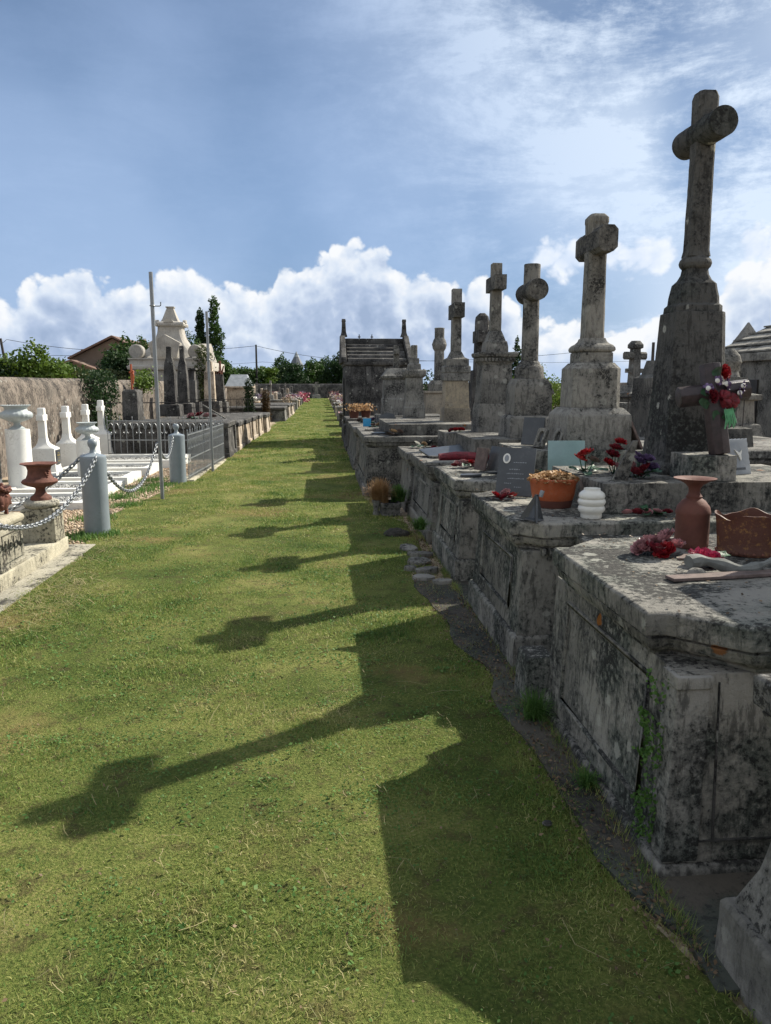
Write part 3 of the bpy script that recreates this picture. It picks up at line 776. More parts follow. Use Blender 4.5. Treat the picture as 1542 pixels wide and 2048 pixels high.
monument('stone_cross', 'pale grey cross with chamfered square arms on a tiered pedestal, second in height', 'stone cross', 2.37, 6.7, 1.05, [
    ('plinth_block', 'rect', [(1.05, .285, .285), (1.335, .28, .28), (1.35, .275, .275), (1.405, .225, .225)]),
    ('pedestal', 'cham', [(1.405, .213, .213, .05), (1.74, .21, .21, .05), (1.745, .205, .205, .05), (1.79, .165, .165, .04)]),
    ('base_moulding', 'rect', [(1.79, .143, .143), (1.875, .143, .143), (1.88, .132, .132), (1.885, .150, .150), (1.90, .158, .158), (1.92, .155, .155), (1.94, .140, .140), (1.955, .115, .115), (1.975, .098, .098), (2.0, .090, .090)]),
    ('shaft', 'cham', [(2.0, .086, .086, .02), (2.62, .078, .078, .02), (2.95, .08, .08, .02), (2.96, .084, .084, .022), (3.0, .083, .083, .02), (3.03, .058, .058, .02)]),
    ('cross_arm', 'armoct', (2.79, .30, .080, .105, .035), 'cross')], 'pale', NQ2)
monument('stone_cross', 'weathered cross with round drum-like arms and a round shaft on a shouldered block', 'stone cross', 2.31, 8.5, 1.03, [
    ('plinth_block', 'rect', [(1.03, .27, .27), (1.24, .26, .26), (1.27, .235, .235)]),
    ('pedestal', 'rect', [(1.27, .21, .21), (1.55, .205, .205), (1.60, .195, .195), (1.64, .178, .178), (1.67, .160, .160)]),
    ('base_moulding', 'round', [(1.67, .165), (1.78, .155), (1.80, .148), (1.815, .125), (1.83, .118), (1.845, .112), (1.86, .098)]),
    ('shaft', 'round', [(1.86, .094), (2.4, .089), (2.885, .089), (2.89, .085)]),
    ('cross_arm', 'armround', (2.60, .265, .112), 'cross')], 'mid')
monument('stone_cross', 'square-armed cross on a tapering pedestal with a dentilled cornice', 'stone cross', 2.31, 10.25, .98, [
    ('plinth_block', 'rect', [(.98, .25, .25), (1.22, .24, .24), (1.27, .235, .235), (1.36, .222, .222)]),
    ('pedestal', 'rect', [(1.36, .217, .217), (1.86, .19, .19), (1.88, .2, .2), (1.90, .21, .21)]),
    ('cornice', 'rect', [(1.90, .215, .215), (1.955, .215, .215), (1.965, .25, .25), (2.0, .262, .262), (2.02, .255, .255)]),
    ('dentils', 'dent', (1.905, .236, .236, 10)),
    ('cross_base', 'rect', [(2.02, .15, .15), (2.09, .148, .148), (2.16, .135, .135), (2.17, .118, .118), (2.24, .095, .095), (2.30, .072, .072)]),
    ('shaft', 'rect', [(2.30, .068, .068), (3.15, .064, .064), (3.16, .058, .058)]),
    ('cross_arm', 'armbox', (2.90, .27, .078, .09), 'cross')], 'mid')
monument('stone_cross', 'slim square cross above a warm ochre-stained pedestal panel', 'stone cross', 2.15, 12.3, 1.03, [
    ('plinth_block', 'rect', [(1.0, .215, .215), (1.24, .205, .205)], 'warm'),
    ('pedestal', 'rect', [(1.24, .193, .193), (1.66, .178, .178)], 'warm'),
    ('cornice', 'rect', [(1.66, .185, .185), (1.67, .2, .2), (1.77, .2, .2), (1.78, .19, .19), (1.80, .205, .205), (1.885, .205, .205), (1.9, .19, .19)]),
    ('cross_base', 'rect', [(1.9, .18, .18), (2.0, .178, .178), (2.03, .12, .12), (2.08, .098, .098), (2.12, .08, .08)]),
    ('shaft', 'rect', [(2.12, .075, .075), (2.62, .072, .072), (3.07, .073, .073), (3.08, .068, .068)]),
    ('cross_arm', 'armbox', (2.74, .31, .078, .11), 'cross')], 'mid')
monument('gravestone', 'clean pale pedestal topped by a stubby broken column', 'gravestone', 1.86, 15.4, .93, [
    ('pedestal', 'rect', [(.9, .205, .205), (1.16, .2, .2), (1.18, .19, .19), (1.22, .19, .19), (1.26, .178, .178), (1.74, .155, .155)]),
    ('cornice', 'rect', [(1.74, .165, .165), (1.77, .2, .2), (1.82, .22, .22), (1.88, .222, .222), (1.9, .2, .2)]),
    ('cap', 'rect', [(1.9, .125, .125), (2.0, .12, .12), (2.02, .092, .092), (2.12, .09, .09)]),
    ('broken_column', 'round', [(2.12, .068), (2.3, .066), (2.365, .066), (2.375, .05)])], 'pale')
monument('gravestone', 'wide panelled monument in front of the chapel, a small cross on top', 'gravestone', 1.72, 17.6, .93, [
    ('pedestal', 'rect', [(.9, .33, .33), (1.28, .32, .32), (1.31, .30, .30), (1.72, .28, .28)]),
    ('cornice', 'rect', [(1.72, .29, .29), (1.76, .33, .33), (1.8, .34, .34), (1.83, .3, .3), (1.97, .2, .2)]),
    ('shaft', 'rect', [(1.97, .065, .065), (2.48, .055, .055)]),
    ('cross_arm', 'armbox', (2.34, .18, .055, .055))], 'mid')
# second row, seen between the others
monument('gravestone', 'column with a round knob standing behind the ochre pedestal', 'gravestone', 3.05, 19.9, 0, [
    ('pedestal', 'rect', [(0, .5, .5), (.8, .48, .48), (.82, .38, .38), (1.38, .36, .36), (1.4, .4, .4), (1.45, .4, .4)], 'warm'),
    ('cap', 'rect', [(1.45, .26, .26), (1.62, .25, .25), (1.72, .17, .17)]),
    ('column', 'round', [(1.72, .13), (2.45, .125), (2.52, .17), (2.62, .19), (2.72, .16), (2.78, .125), (2.98, .125), (3.03, .13), (3.04, .06)])], 'mid')
monument('gravestone', 'dark gable-topped stone peeping over the dentilled cornice', 'gravestone', 3.33, 16., 0, [
    ('pedestal', 'rect', [(0, .4, .4), (1.0, .36, .36), (1.02, .25, .25), (1.9, .2, .2)]),
    ('shaft', 'cham', [(1.9, .15, .15, .04), (2.9, .13, .13, .04)], 'darkst'),
    ('cross_arm', 'armbox', (2.58, .3, .13, .12), 'darkst'),
    ('cap', 'cham', [(2.9, .13, .13, .04), (2.98, .12, .12, .05), (3.05, .05, .05, .015)], 'darkst')], 'darkst')
# ------------------------------------------------------------------ things lying on the tombs
def petal(bm, Mx, w, l, cup=.5, curl=.3, wav=.0, nu=5, nv=4):
    g = []
    for j in range(nv):
        v = j/(nv-1); row = []
        half = w/2*(math.sin(PI*min(1., .18+.62*v))**.8)
        for i in range(nu):
            u = -1+2*i/(nu-1)
            z = cup*w*.5*u*u + curl*l*v*v + (wav*w*math.sin(u*7+v*3) if j == nv-1 else 0.)
            row.append(bm.verts.new(Mx @ Vector((u*half, v*l, z))))
        g.append(row)
    for j in range(nv-1):
        for i in range(nu-1): bm.faces.new((g[j][i], g[j][i+1], g[j+1][i+1], g[j+1][i]))

def rose_bm(r, layers=4, wav=.06, seed=0):
    wav = min(wav, .06)
    bm = bm_(); rd = random.Random(seed)
    for k in range(layers):
        n = 5 + k; tilt = R(80 - 70*k/max(1, layers-1)); rr = r*(.08+.2*k/layers)
        for i in range(n):
            a = 2*PI*(i+.4*k)/n + rd.uniform(-.2, .2)
            Mx = Matrix.Rotation(a, 4, 'Z') @ Matrix.Translation((0, rr, 0)) @ Matrix.Rotation(tilt+rd.uniform(-.15, .15), 4, 'X')
            petal(bm, Mx, r*(.62+.35*k/layers), r*(.72+.18*k/layers), .5, .12, wav)
    return bm
def leaf_bm(l, w):
    bm = bm_(); petal(bm, Matrix.Identity(4), w, l, .25, -.15, .1, 5, 5); return bm
def add(parent, name, bm, mat, loc=(0, 0, 0), rot=(0, 0, 0)):
    return obj(name, bm, M[mat], parent, loc=loc, rot=rot, smooth=179)

def bunch(label, loc, blooms, leaves=3, spread=.08, lmat='greenc', name='artificial_flowers', group=None, seed=1, cat='flowers'):
    """blooms: (dx, dy, dz, radius, material)"""
    t = thing(name, label, cat, loc, group=group); rd = random.Random(seed)
    for k, (x, y, z, r, mt) in enumerate(blooms):
        if z > .055:
            bm = bm_(); tube(bm, [(x*.3, y*.3, 0), (x*.7, y*.7, z*.5), (x, y, z)], .004, 5); add(t, 'stem', bm, 'greenc')
        add(t, 'bloom', rose_bm(r, 3 if r < .03 else 4, .14, seed*17+k), mt, (x, y, z), (rd.uniform(-.5, .5)-.3, rd.uniform(-.5, .5), rd.uniform(0, 6)))
    for k in range(leaves):
        a = rd.uniform(0, 2*PI)
        add(t, 'leaf', leaf_bm(spread*rd.uniform(.6, 1.), spread*.5), lmat, (math.cos(a)*spread*.35, math.sin(a)*spread*.35, rd.uniform(.008, .03)), (rd.uniform(-.1, .5), rd.uniform(-.3, .3), a-PI/2))
    return t

# --- first tomb
def mesh_thing(name, label, cat, bm, mat, loc, rot=(0, 0, 0), group=None, **k):
    return tag(obj(name, bm, M[mat], None, loc=loc, rot=rot, **k), label, cat, group)
bm = bm_()
lathe(bm, [(.0, 0), (.072, 0), (.076, .01), (.075, .03), (.074, .15), (.077, .158), (.077, .165), (.071, .19), (.052, .215), (.034, .228), (.036, .236), (.030, .243), (.025, .255), (.027, .275), (.040, .292), (.068, .308), (.092, .316), (.094, .320), (.089, .320), (.06, .310), (.03, .288), (.0, .28)], 40, cap=False)
v = thing('flower_vase', 'tall matt terracotta vase with a wide flat lip, beside the rusty planter', 'vase', (1.70, 3.36, .862))
obj('body', bm, M['terra'], v, smooth=50)
# rusty half-round planter with a scalloped rim
t = thing('planter', 'rusty gilded oval planter with a scalloped rim on the foreground tomb', 'planter', (1.90, 3.20, .862), R(-14))
def pl_mod(t_, k, z): return 1. + .10*math.cos(4*t_)*min(1., abs(math.cos(t_)))
bm = bm_(); n = 64; rings = []
for (s, z, sc) in [(.90, .0, 0), (.93, .012, 0), (.90, .02, 0), (.92, .06, 0), (.96, .13, .0), (1.0, .165, 1.), (1.02, .172, 1.), (.97, .172, 1.), (.93, .13, 0), (.86, .04, 0)]:
    ring = []
    for i in range(n):
        a = 2*PI*i/n; x, y = .155*math.cos(a), .105*math.sin(a)
        q = 1.+.04*math.cos(4*a)
        zz = z + sc*(.013*math.cos(4*a+.6) + .004*math.cos(9*a))
        ring.append(bm.verts.new((x*s*q, y*s*q, zz)))
    rings.append(ring)
for a, b in zip(rings[:-1], rings[1:]):
    for i in range(n): bm.faces.new((a[i], a[(i+1) % n], b[(i+1) % n], b[i]))
bm.faces.new(rings[0][::-1]); bm.faces.new(rings[-1])
m, T, b_, _ = new_mat('rusty_gilding')
P = pos(T).outputs['Position']
k = T.sm(T.noise(P, 30., 6, .7), .5, .62)
fig = T.sm(T.noise(P, 70., 3, .6), .42, .58)
c = T.mix(T.m('MULTIPLY', k, fig), (.085, .028, .016), (.21, .10, .03))
T.set(b_.inputs['Base Color'], c); b_.inputs['Roughness'].default_value = .6
bump(T, b_, T.noise(P, 45., 5, .7), .004, .6)
M['gildrust'] = m
obj('bowl', bm, m, t, smooth=50)
bm = bm_()
for i in range(26):
    a = 2*PI*i/26
    bmesh.ops.create_icosphere(bm, subdivisions=1, radius=.0075, matrix=Matrix.Translation((.148*math.cos(a), .100*math.sin(a), .012)))
obj('beading', bm, M['rust'], t, smooth=60)
bunch('cluster of faded pink ceramic blooms beside the terracotta vase', (1.47, 3.22, .864),
      [(-.06, -.0, .02, .05, 'pinkc'), (.0, .05, .035, .052, 'pinkc'), (.05, .02, .05, .06, 'pinkc'), (.02, -.05, .015, .048, 'redc'), (.075, -.01, .03, .05, 'pinkc'), (-.02, -.03, .01, .055, 'dredc')], 3, .09, 'pinkc', 'ceramic_flowers', seed=3)
bunch('single deep pink ceramic bloom with a wavy white rim', (1.575, 2.99, .864),
      [(0, 0, .012, .07, 'hotc'), (.035, .01, .02, .045, 'hotc')], 2, .10, 'greenc', 'ceramic_flower', seed=5)
bm = bm_(); box(bm, -.30, .30, -.032, .032, 0, .012)
mesh_thing('plank', 'thin weathered board lying flat on the foreground tomb', 'board', bm, 'plank', (1.62, 2.80, .864), (0, 0, R(7)), bevel=.002, cell=.04, amp=.002)
bm = bm_(); pts = []; rad = []
for i in range(22):
    f = i/21; pts.append((-.15+.42*f, .02*math.sin(f*9)+.03*f, .022+.014*math.sin(f*7+1))); rad.append(.026-.012*f+.006*math.sin(f*23))
tube(bm, pts, rad, 9)
mesh_thing('driftwood', 'pale grey twisted stick lying across the board', 'stick', bm, 'drift', (1.60, 2.86, .872), (0, 0, R(-6)), amp=.004, freq=25)
bm = bm_(); loft(bm, [(0, [(-.05, -.03), (.05, -.02), (.02, .04)]), (.02, [(-.03, -.02), (.03, -.012), (.012, .026)])])
mesh_thing('stone_chip', 'small grey wedge of broken stone by the board', 'stone', bm, 'pale', (1.45, 2.83, .872), bevel=.002)
bm = bm_(); loft(bm, [(0, [(-.09, -.03), (.05, -.05), (.10, .02), (-.02, .05)]), (.008, [(-.088, -.03), (.049, -.049), (.098, .02), (-.02, .049)])])
mesh_thing('broken_shard', 'flat pale brown shard lying below the ceramic blooms', 'shard', bm, 'plank', (1.60, 3.13, .862), bevel=.001)

# --- second tomb
t = thing('jar', 'white ribbed porcelain jar standing on the second tomb', 'jar', (1.535, 4.23, .852))
t.scale = (.93, .93, .93)
bm = bm_(); lathe(bm, [(0, 0), (.062, 0), (.064, .006), (.064, .02), (.066, .03), (.078, .042), (.083, .056), (.078, .07), (.074, .076), (.080, .086), (.086, .10), (.080, .114), (.074, .118), (.078, .124), (.080, .136), (.074, .152), (.060, .164), (.052, .168), (.050, .178), (.050, .182), (.045, .182), (.043, .17), (.03, .165), (0, .165)], 48, cap=False)
obj('body', bm, M['porc'], t, smooth=60)
t = thing('flower_pot', 'orange glazed flowerpot full of withered petals beside the white jar', 'flowerpot', (1.44, 4.66, .852))
t.scale = (.95, .95, .95)
bm = bm_(); lathe(bm, [(0, 0), (.118, 0), (.122, .008), (.128, .045), (.130, .05)], 44, cap=False); obj('base_band', bm, M['terra'], t, smooth=50)
bm = bm_(); lathe(bm, [(.128, .046), (.133, .055), (.142, .10), (.150, .155), (.156, .165), (.158, .185), (.152, .19), (.145, .185), (.14, .17), (0, .165)], 44, cap=False); obj('body', bm, M['orange'], t, smooth=50)
n = 900
aa, rr = RNG.uniform(0, 2*PI, n), .165*np.sqrt(RNG.uniform(0, 1, n))
V = leaflets(rr*np.cos(aa), rr*np.sin(aa), .178+.035*(1-(rr/.16)**2)+RNG.normal(0, .008, n), .032, None, .45)
o = np_mesh('withered_petals', V, [(0, 1, 2, 3)], M['drygr'], t, attr=RNG.uniform(0, 1, n))
bm = bm_(); 
for k in range(3):
    a = 2*PI*k/3+.5
    prism_pts = [(.0, 0), (.085, 0), (.012, .15), (0, .15)]
    vs = []
    for s in (-.006, .006):
        vs.append([bm.verts.new((Matrix.Rotation(a, 3, 'Z') @ Vector((u, s, z)))) for u, z in prism_pts])
    for i in range(4): bm.faces.new((vs[0][i], vs[0][(i+1) % 4], vs[1][(i+1) % 4], vs[1][i]))
    bm.faces.new(vs[0][::-1]); bm.faces.new(vs[1])
t = thing('grave_vase', 'black pointed finned holder at the corner of the second tomb', 'holder', (1.175, 4.15, .852))
t.scale = (.93, .93, .93)
obj('fins', bm, M['slate'], t, smooth=0, rot=(0, R(6), 0))
bm = bm_(); lathe(bm, [(.085, 0), (.085, .008), (.05, .02), (.016, .13), (.014, .16), (0, .16)], 3, cap=False); obj('body', bm, M['slate'], t, smooth=0, rot=(0, R(8), R(20)))
bm = bm_(); lathe(bm, [(.012, .15), (.014, .18), (.012, .19)], 12); obj('spout', bm, M['galv'], t, rot=(0, R(16), 0))

def plaque(name, label, cat, loc, rz, w, h, th, lean, mat, shape='rect', group=None, extras=()):
    t = thing(name, label, cat, loc, rz, group)
    rot = (-lean, 0, 0)
    if shape == 'rect': pts = [(-w/2, 0), (w/2, 0), (w/2, h), (-w/2, h)]
    elif shape == 'round': pts = [(-w/2, 0), (w/2, 0)] + [(w/2*math.cos(PI*i/10), h*.7+h*.3*math.sin(PI*i/10)) for i in range(11)]
    elif shape == 'rock': pts = [(-w/2, 0), (w/2, 0), (w*.55, h*.45), (w*.38, h*.9), (w*.05, h), (-w*.3, h*.72), (-w*.48, h*.3)]
    elif shape == 'scallop': pts = [(-w/2, 0), (w/2, 0)] + [(w/2-w*.02*(i % 2), h*i/12) for i in range(1, 12)] + [(w/2-w*i/12, h-.008*(i % 2)) for i in range(13)] + [(-w/2+w*.02*(i % 2), h-h*i/12) for i in range(1, 12)]
    bm = bm_(); prism(bm, pts, -th/2, th/2)
    obj('slab', bm, M[mat], t, rot=rot, bevel=.002, smooth=30)
    for (pn, bm2, mt) in extras: obj(pn, bm2, M[mt], t, rot=rot, smooth=40)
    return t
def oval(w, h, cx, cz, y, d=.004):
    bm = bm_(); prism(bm, [(cx+w*math.cos(2*PI*i/28), cz+h*math.sin(2*PI*i/28)) for i in range(28)], y-d, y); return bm
def lines_bm(rows, y, d=.0025, hh=.006):
    bm = bm_()
    for x0, x1, z in rows:
        x = x0
        while x < x1:
            l = random.uniform(.006, .014); box(bm, x, min(x1, x+l), y-d, y, z, z+hh*random.uniform(.7, 1.2)); x += l+random.uniform(.003, .006)
    return bm
ins = lines_bm([(-.02, .07, .235), (-.045, .03, .185), (-.06, .06, .155), (-.05, .065, .12), (-.07, -.02, .085), (.0, .05, .06)], -.0095, .002)
plaque('memorial_plaque', 'dark grey plaque with a white oval portrait and lettering, leaning back on the second tomb', 'plaque', (1.295, 5.08, .855), R(-26), .25, .345, .02, R(24), 'slate',
       extras=[('portrait', oval(.026, .036, -.07, .265, -.010), 'porc'), ('portrait_picture', oval(.015, .024, -.07, .265, -.0145, .002), 'galv'), ('inscription', ins, 'galv')])
bunch('small red and brown flower posy lying at the foot of the portrait plaque', (1.20, 4.97, .855), [(-.05, 0, .02, .035, 'redc'), (.02, .01, .03, .038, 'pinkc'), (.06, -.02, .02, .03, 'redc'), (0, -.04, .012, .035, 'dredc')], 5, .09, 'plank', seed=7)
bunch('red blooms with dark leaves standing before the pale green plaque', (1.72, 4.88, 1.03), [(0, 0, .12, .055, 'redc'), (-.03, .03, .09, .045, 'redc'), (.05, 0, .08, .04, 'plank')], 7, .12, 'greenc', seed=9)
bunch('dark red flower spray on the grey wedge beside the tall cross', (1.90, 4.84, 1.03), [(.0, 0, .16, .045, 'dredc'), (.03, 0, .20, .04, 'redc'), (-.05, -.02, .07, .04, 'redc'), (-.02, .0, .12, .045, 'dredc'), (.0, -.03, .05, .03, 'pinkc')], 3, .08, 'greenc', seed=11)
bunch('purple and maroon flower heap at the foot of the tall cross', (1.97, 4.62, 1.03), [(0, 0, .1, .045, 'purp'), (.05, 0, .11, .045, 'purp'), (-.06, 0, .08, .04, 'pinkc'), (.02, -.04, .05, .05, 'dredc'), (-.04, -.04, .03, .05, 'dredc'), (.08, -.02, .06, .04, 'purp'), (.0, .03, .13, .035, 'purp')], 7, .13, 'greenc', seed=13)
bm = bm_(); prism(bm, [(-.06, 0), (.035, 0), (.085, .24), (.055, .24)], -.02, .02)
mesh_thing('stone_wedge', 'grey slanting stone wedge propped between red and purple flowers', 'stone', bm, 'cross', (1.82, 4.52, 1.03), (0, 0, R(-12)), bevel=.003, cell=.05, amp=.003)
bunch('low strip of faded blooms lying below the raised step', (1.88, 4.26, .855), [(-.12, 0, .012, .03, 'pinkc'), (-.06, 0, .015, .03, 'dredc'), (0, 0, .012, .033, 'pinkc'), (.06, .0, .015, .03, 'pinkc'), (.12, 0, .012, .03, 'dredc')], 6, .09, 'greenc', seed=15)
plaque('memorial_plaque', 'light grey scallop-edged plaque with a white bird, right of the brown flower cross', 'plaque', (2.68, 4.72, 1.03), R(20), .20, .235, .02, R(14), 'galv', 'scallop',
       extras=[('bird', (lambda b: (prism(b, [(-.03, .16), (.0, .12), (.012, .09), (.022, .10), (.02, .125), (.035, .16), (.012, .14)], -.018, -.010), b)[1])(bm_()), 'porc'), ('nameplate', (lambda b: (box(b, -.03, .05, -.014, -.009, .03, .045), b)[1])(bm_()), 'slate')])
# brown ceramic log cross with roses
t = thing('flower_cross', 'dark brown log-shaped cross with red roses and pansies leaning on the tall cross pedestal', 'flower cross', (2.40, 4.46, 1.187), R(-8))
t.scale = (.96, .96, .96)
RX = Matrix.Rotation(R(-9), 4, 'X') @ Matrix.Rotation(R(-7), 4, 'Y')
def log(pts, r):
    bm = bm_(); tube(bm, pts, r, 8); bmesh.ops.transform(bm, matrix=RX, verts=bm.verts); return bm
obj('upright', log([(0, 0, .0), (0, 0, .57)], .068), M['wood'], t, bevel=.006, smooth=30)
obj('crossbar', log([(-.215, .0, .385), (.215, .0, .385)], .066), M['wood'], t, bevel=.006, smooth=30)
for (x, z, r, mt) in [(.045, .50, .05, 'redc'), (.02, .335, .055, 'dredc'), (-.04, .36, .045, 'dredc'), (.07, .315, .05, 'dredc'), (-.06, .41, .038, 'purp'), (.055, .425, .04, 'purp'), (.15, .40, .036, 'purp'), (.0, .45, .036, 'purp'), (.125, .36, .036, 'purp')]:
    add(t, 'pansy' if mt == 'purp' else 'rose', rose_bm(r, 4 if mt != 'purp' else 2, .12, int(x*900)), mt, RX @ Vector((x, -.085, z)), (R(80), random.uniform(-.3, .3), random.uniform(0, 3)))
    if mt == 'purp':
        bm = bm_(); lathe(bm, [(r*.45, 0), (r*.3, .006), (0, .008)], 7, cap=False); add(t, 'pansy_centre', bm, 'porc', RX @ Vector((x, -.100, z)), (R(80), 0, 0))
for (x, z, a) in [(-.02, .50, 1.2), (-.10, .40, 1.7), (-.11, .35, 2.2), (-.03, .27, 2.7), (.05, .25, 3.4), (.09, .27, 3.9)]:
    add(t, 'leaf', leaf_bm(.085, .05), 'greenc', RX @ Vector((x, -.075, z)), (R(78), a, 0))
bm = bm_()
for k in range(9):
    x = .03+.006*k; tube(bm, [(x, -.078, .27), (x+.006*math.sin(k), -.088, .21), (x+.010*(k-4)*.3, -.08, .15+.014*(k % 3))], .004, 5)
bmesh.ops.transform(bm, matrix=RX, verts=bm.verts); obj('ribbon', bm, M['grnrib'], t)

# --- third tomb and beyond
plaque('memorial_plaque', 'small tan plaque standing on the third tomb', 'plaque', (1.42, 6.80, .845), R(-60), .15, .20, .018, R(12), 'plank')
plaque('memorial_plaque', 'small black plaque beside the tan one on the third tomb', 'plaque', (1.53, 6.74, .845), R(-60), .16, .22, .02, R(16), 'slate')
plaque('memorial_plaque', 'pale green glassy plaque standing at the foot of the chamfered cross', 'plaque', (1.99, 6.10, .845), R(-4), .30, .31, .012, R(6), 'teal')
plaque('memorial_plaque', 'blue-black polished slab leaning on the pedestal of the chamfered cross', 'plaque', (1.93, 6.95, 1.055), R(-34), .20, .26, .02, R(18), 'slate')
plaque('memorial_plaque', 'grooved brown plaque seen edge-on leaning right of the chamfered cross pedestal', 'plaque', (2.76, 6.55, 1.055), R(92), .24, .30, .02, R(26), 'plank')
def loop_plaque(label, loc, rz):
    bm = bm_(); w, h = .10, .17
    o_ = [(-w/2, 0), (w/2, 0), (w/2, h), (w*.3, h*1.08), (-w*.3, h*1.08), (-w/2, h)]; i_ = [(-w*.22, h*.28), (w*.22, h*.28), (w*.26, h*.75), (w*.12, h*.9), (-w*.12, h*.9), (-w*.26, h*.75)]
    rings = [[bm.verts.new((u, y, z)) for u, z in P_] for P_ in (o_, i_) for y in (-.018, .018)]
    for a, b in ((0, 2), (3, 1), (1, 0), (2, 3)):
        for k in range(6): bm.faces.new((rings[a][k], rings[a][(k+1) % 6], rings[b][(k+1) % 6], rings[b][k]))
    t = thing('stone_loop', label, 'ornament', loc, rz); obj('frame', bm, M['pale'], t, rot=(-R(24), 0, 0), bevel=.003)
loop_plaque('left one of two little pale stone loops propped on the third tomb', (1.90, 6.62, 1.055), R(-55))
loop_plaque('right one of two little pale stone loops propped on the third tomb', (2.03, 6.55, 1.055), R(-55))
bunch('pink flowers lying left of the tan plaque', (1.32, 7.02, .845), [(-.06, 0, .03, .04, 'pinkc'), (.0, 0, .04, .045, 'pinkc'), (.06, 0, .04, .045, 'redc'), (.09, -.02, .03, .035, 'pinkc'), (-.1, -.03, .02, .03, 'dredc')], 6, .10, 'greenc', seed=21)
bunch('green-leaved posy right of the black plaque', (1.62, 6.98, .845), [(0, 0, .05, .035, 'dryfl')], 10, .10, 'greenc', seed=22)
bm = bm_(); tube(bm, [(-.28, 0, .05), (-.1, .01, .06), (.05, .0, .05), (.28, .02, .045)], [.04, .05, .055, .035], 10)
mesh_thing('cloth_bundle', 'dark red rolled bundle lying on the grey tomb', 'bundle', bm, 'dredc', (1.52, 8.05, .795), (0, 0, R(4)), amp=.01, freq=9)
bm = bm_(); loft(bm, [(0, rect(0, 0, .33, .2)), (.02, rect(0, 0, .33, .2))])
mesh_thing('loose_slab', 'thin broken slate lying tilted on the grey tomb', 'slab', bm, 'slate', (1.50, 8.75, .85), (R(8), R(-6), R(12)), bevel=.003, cell=.08, amp=.006)
bm = bm_(); loft(bm, [(0, rect(0, 0, .26, .15)), (.025, rect(0, 0, .25, .14))])
mesh_thing('loose_slab', 'pale broken stone sheet lying in front of the red bundle', 'slab', bm, 'pale', (1.34, 7.86, .795), (0, 0, R(-8)), bevel=.003, cell=.08, amp=.006)
bunch('tiny red posy on the step of the dentilled cross', (1.76, 9.97, .985), [(0, 0, .03, .05, 'redc'), (.07, 0, .03, .05, 'redc'), (-.06, 0, .03, .04, 'dredc')], 5, .1, 'greenc', seed=24)
bunch('white and dark flowers on the low plain-sided tomb', (1.30, 10.4, .755), [(0, 0, .05, .05, 'porc'), (.1, 0, .05, .04, 'dryfl'), (.2, .05, .06, .05, 'slate')], 5, .12, 'greenc', seed=25)
plaque('memorial_plaque', 'bright blue square plaque standing on a tomb', 'plaque', (.90, 15.0, .805), R(-6), .155, .155, .02, R(6), 'blue')
plaque('memorial_stone', 'black rough-edged granite stone behind the bright blue plaque', 'memorial stone', (1.28, 15.2, .805), R(-5), .40, .26, .06, R(8), 'slate', 'rock')
bunch('dried flowers in a heap on the step of the broad jutting tomb', (1.05, 11.15, .875), [(0, 0, .05, .06, 'dryfl'), (.1, .05, .05, .05, 'plank'), (-.1, .02, .03, .05, 'slate')], 5, .12, 'plank', seed=27)
for k, (x, y, z, lab) in enumerate([(.82, 19.0, .805, 'clay pot of withered flowers on the dark tomb before the chapel'), (1.12, 19.2, .805, 'squat pot of dry stalks on the dark tomb before the chapel')]):
    t = thing('flower_pot', lab, 'flowerpot', (x, y, z)); bm = bm_(); lathe(bm, [(.0, 0), (.10, 0), (.13, .16), (.14, .17), (.12, .17), (0, .15)], 20, cap=False); obj('body', bm, M['terra'], t)
    n = 160; V = leaflets(RNG.normal(0, .1, n), RNG.normal(0, .1, n), RNG.uniform(.16, .34, n), .06, None, .8); np_mesh('dry_flowers', V, [(0, 1, 2, 3)], M['drygr'], t, attr=RNG.uniform(0, 1, n))

# --- by the path: stone trough, dry grass, rubble
t = thing('stone_planter', 'low stone trough standing on the ground against the tombs', 'planter', (.84, 9.42, 0), R(4))
bm = bm_(); loft(bm, [(0, rect(0, 0, .11, .16)), (.03, rect(0, 0, .115, .165)), (.035, rect(0, 0, .105, .155)), (.11, rect(0, 0, .11, .16)), (.115, rect(0, 0, .12, .17)), (.17, rect(0, 0, .125, .175)), (.171, rect(0, 0, .10, .15)), (.14, rect(0, 0, .095, .145))])
obj('trough', bm, M['mid'], t, bevel=.004, cell=.06, amp=.004)
def tuft(name, label, cat, loc, n, h, spread, mat, w=.006, droop=.5):
    x, y = RNG.normal(0, spread*.25, n), RNG.normal(0, spread*.25, n); a = RNG.uniform(0, 2*PI, n); l = RNG.uniform(.1, 1, n)**1.2*spread*1.6; hh = h*RNG.uniform(.55, 1.1, n)*(1-.35*(l/(spread*1.6))**2)
    dx, dy = np.cos(a)*l, np.sin(a)*l; px, py = -np.sin(a)*w/2, np.cos(a)*w/2
    V = np.zeros((n, 6, 3))
    for i, (f, zf, wf) in enumerate(((0, 0, 1), (.4, .68, .8), (1., 1., .35))):
        zz = hh*zf - (droop*l*.5 if f == 1. else 0)
        V[:, 2*i] = np.stack([x+dx*f-px*wf, y+dy*f-py*wf, zz], 1); V[:, 2*i+1] = np.stack([x+dx*f+px*wf, y+dy*f+py*wf, zz], 1)
    o = np_mesh(name, V, [(0, 1, 3, 2), (2, 3, 5, 4)], M[mat], attr=RNG.uniform(0, 1, n), smooth=True); o.location = loc
    return tag(o, label, cat)
tuft('dry_grass', 'bushy tuft of dry straw-orange ornamental grass by the path', 'grass tuft', (.72, 9.45, .16), 1500, .30, .14, 'drygr', .005)
tuft('potted_plant', 'green spiky plant growing in the stone trough', 'plant', (.96, 9.55, .15), 420, .22, .12, 'clover', .012)
tuft('weed', 'small green spiky weed rooted at the foot of the tombs', 'weed', (.98, 7.5, .18), 260, .13, .09, 'clover', .008)
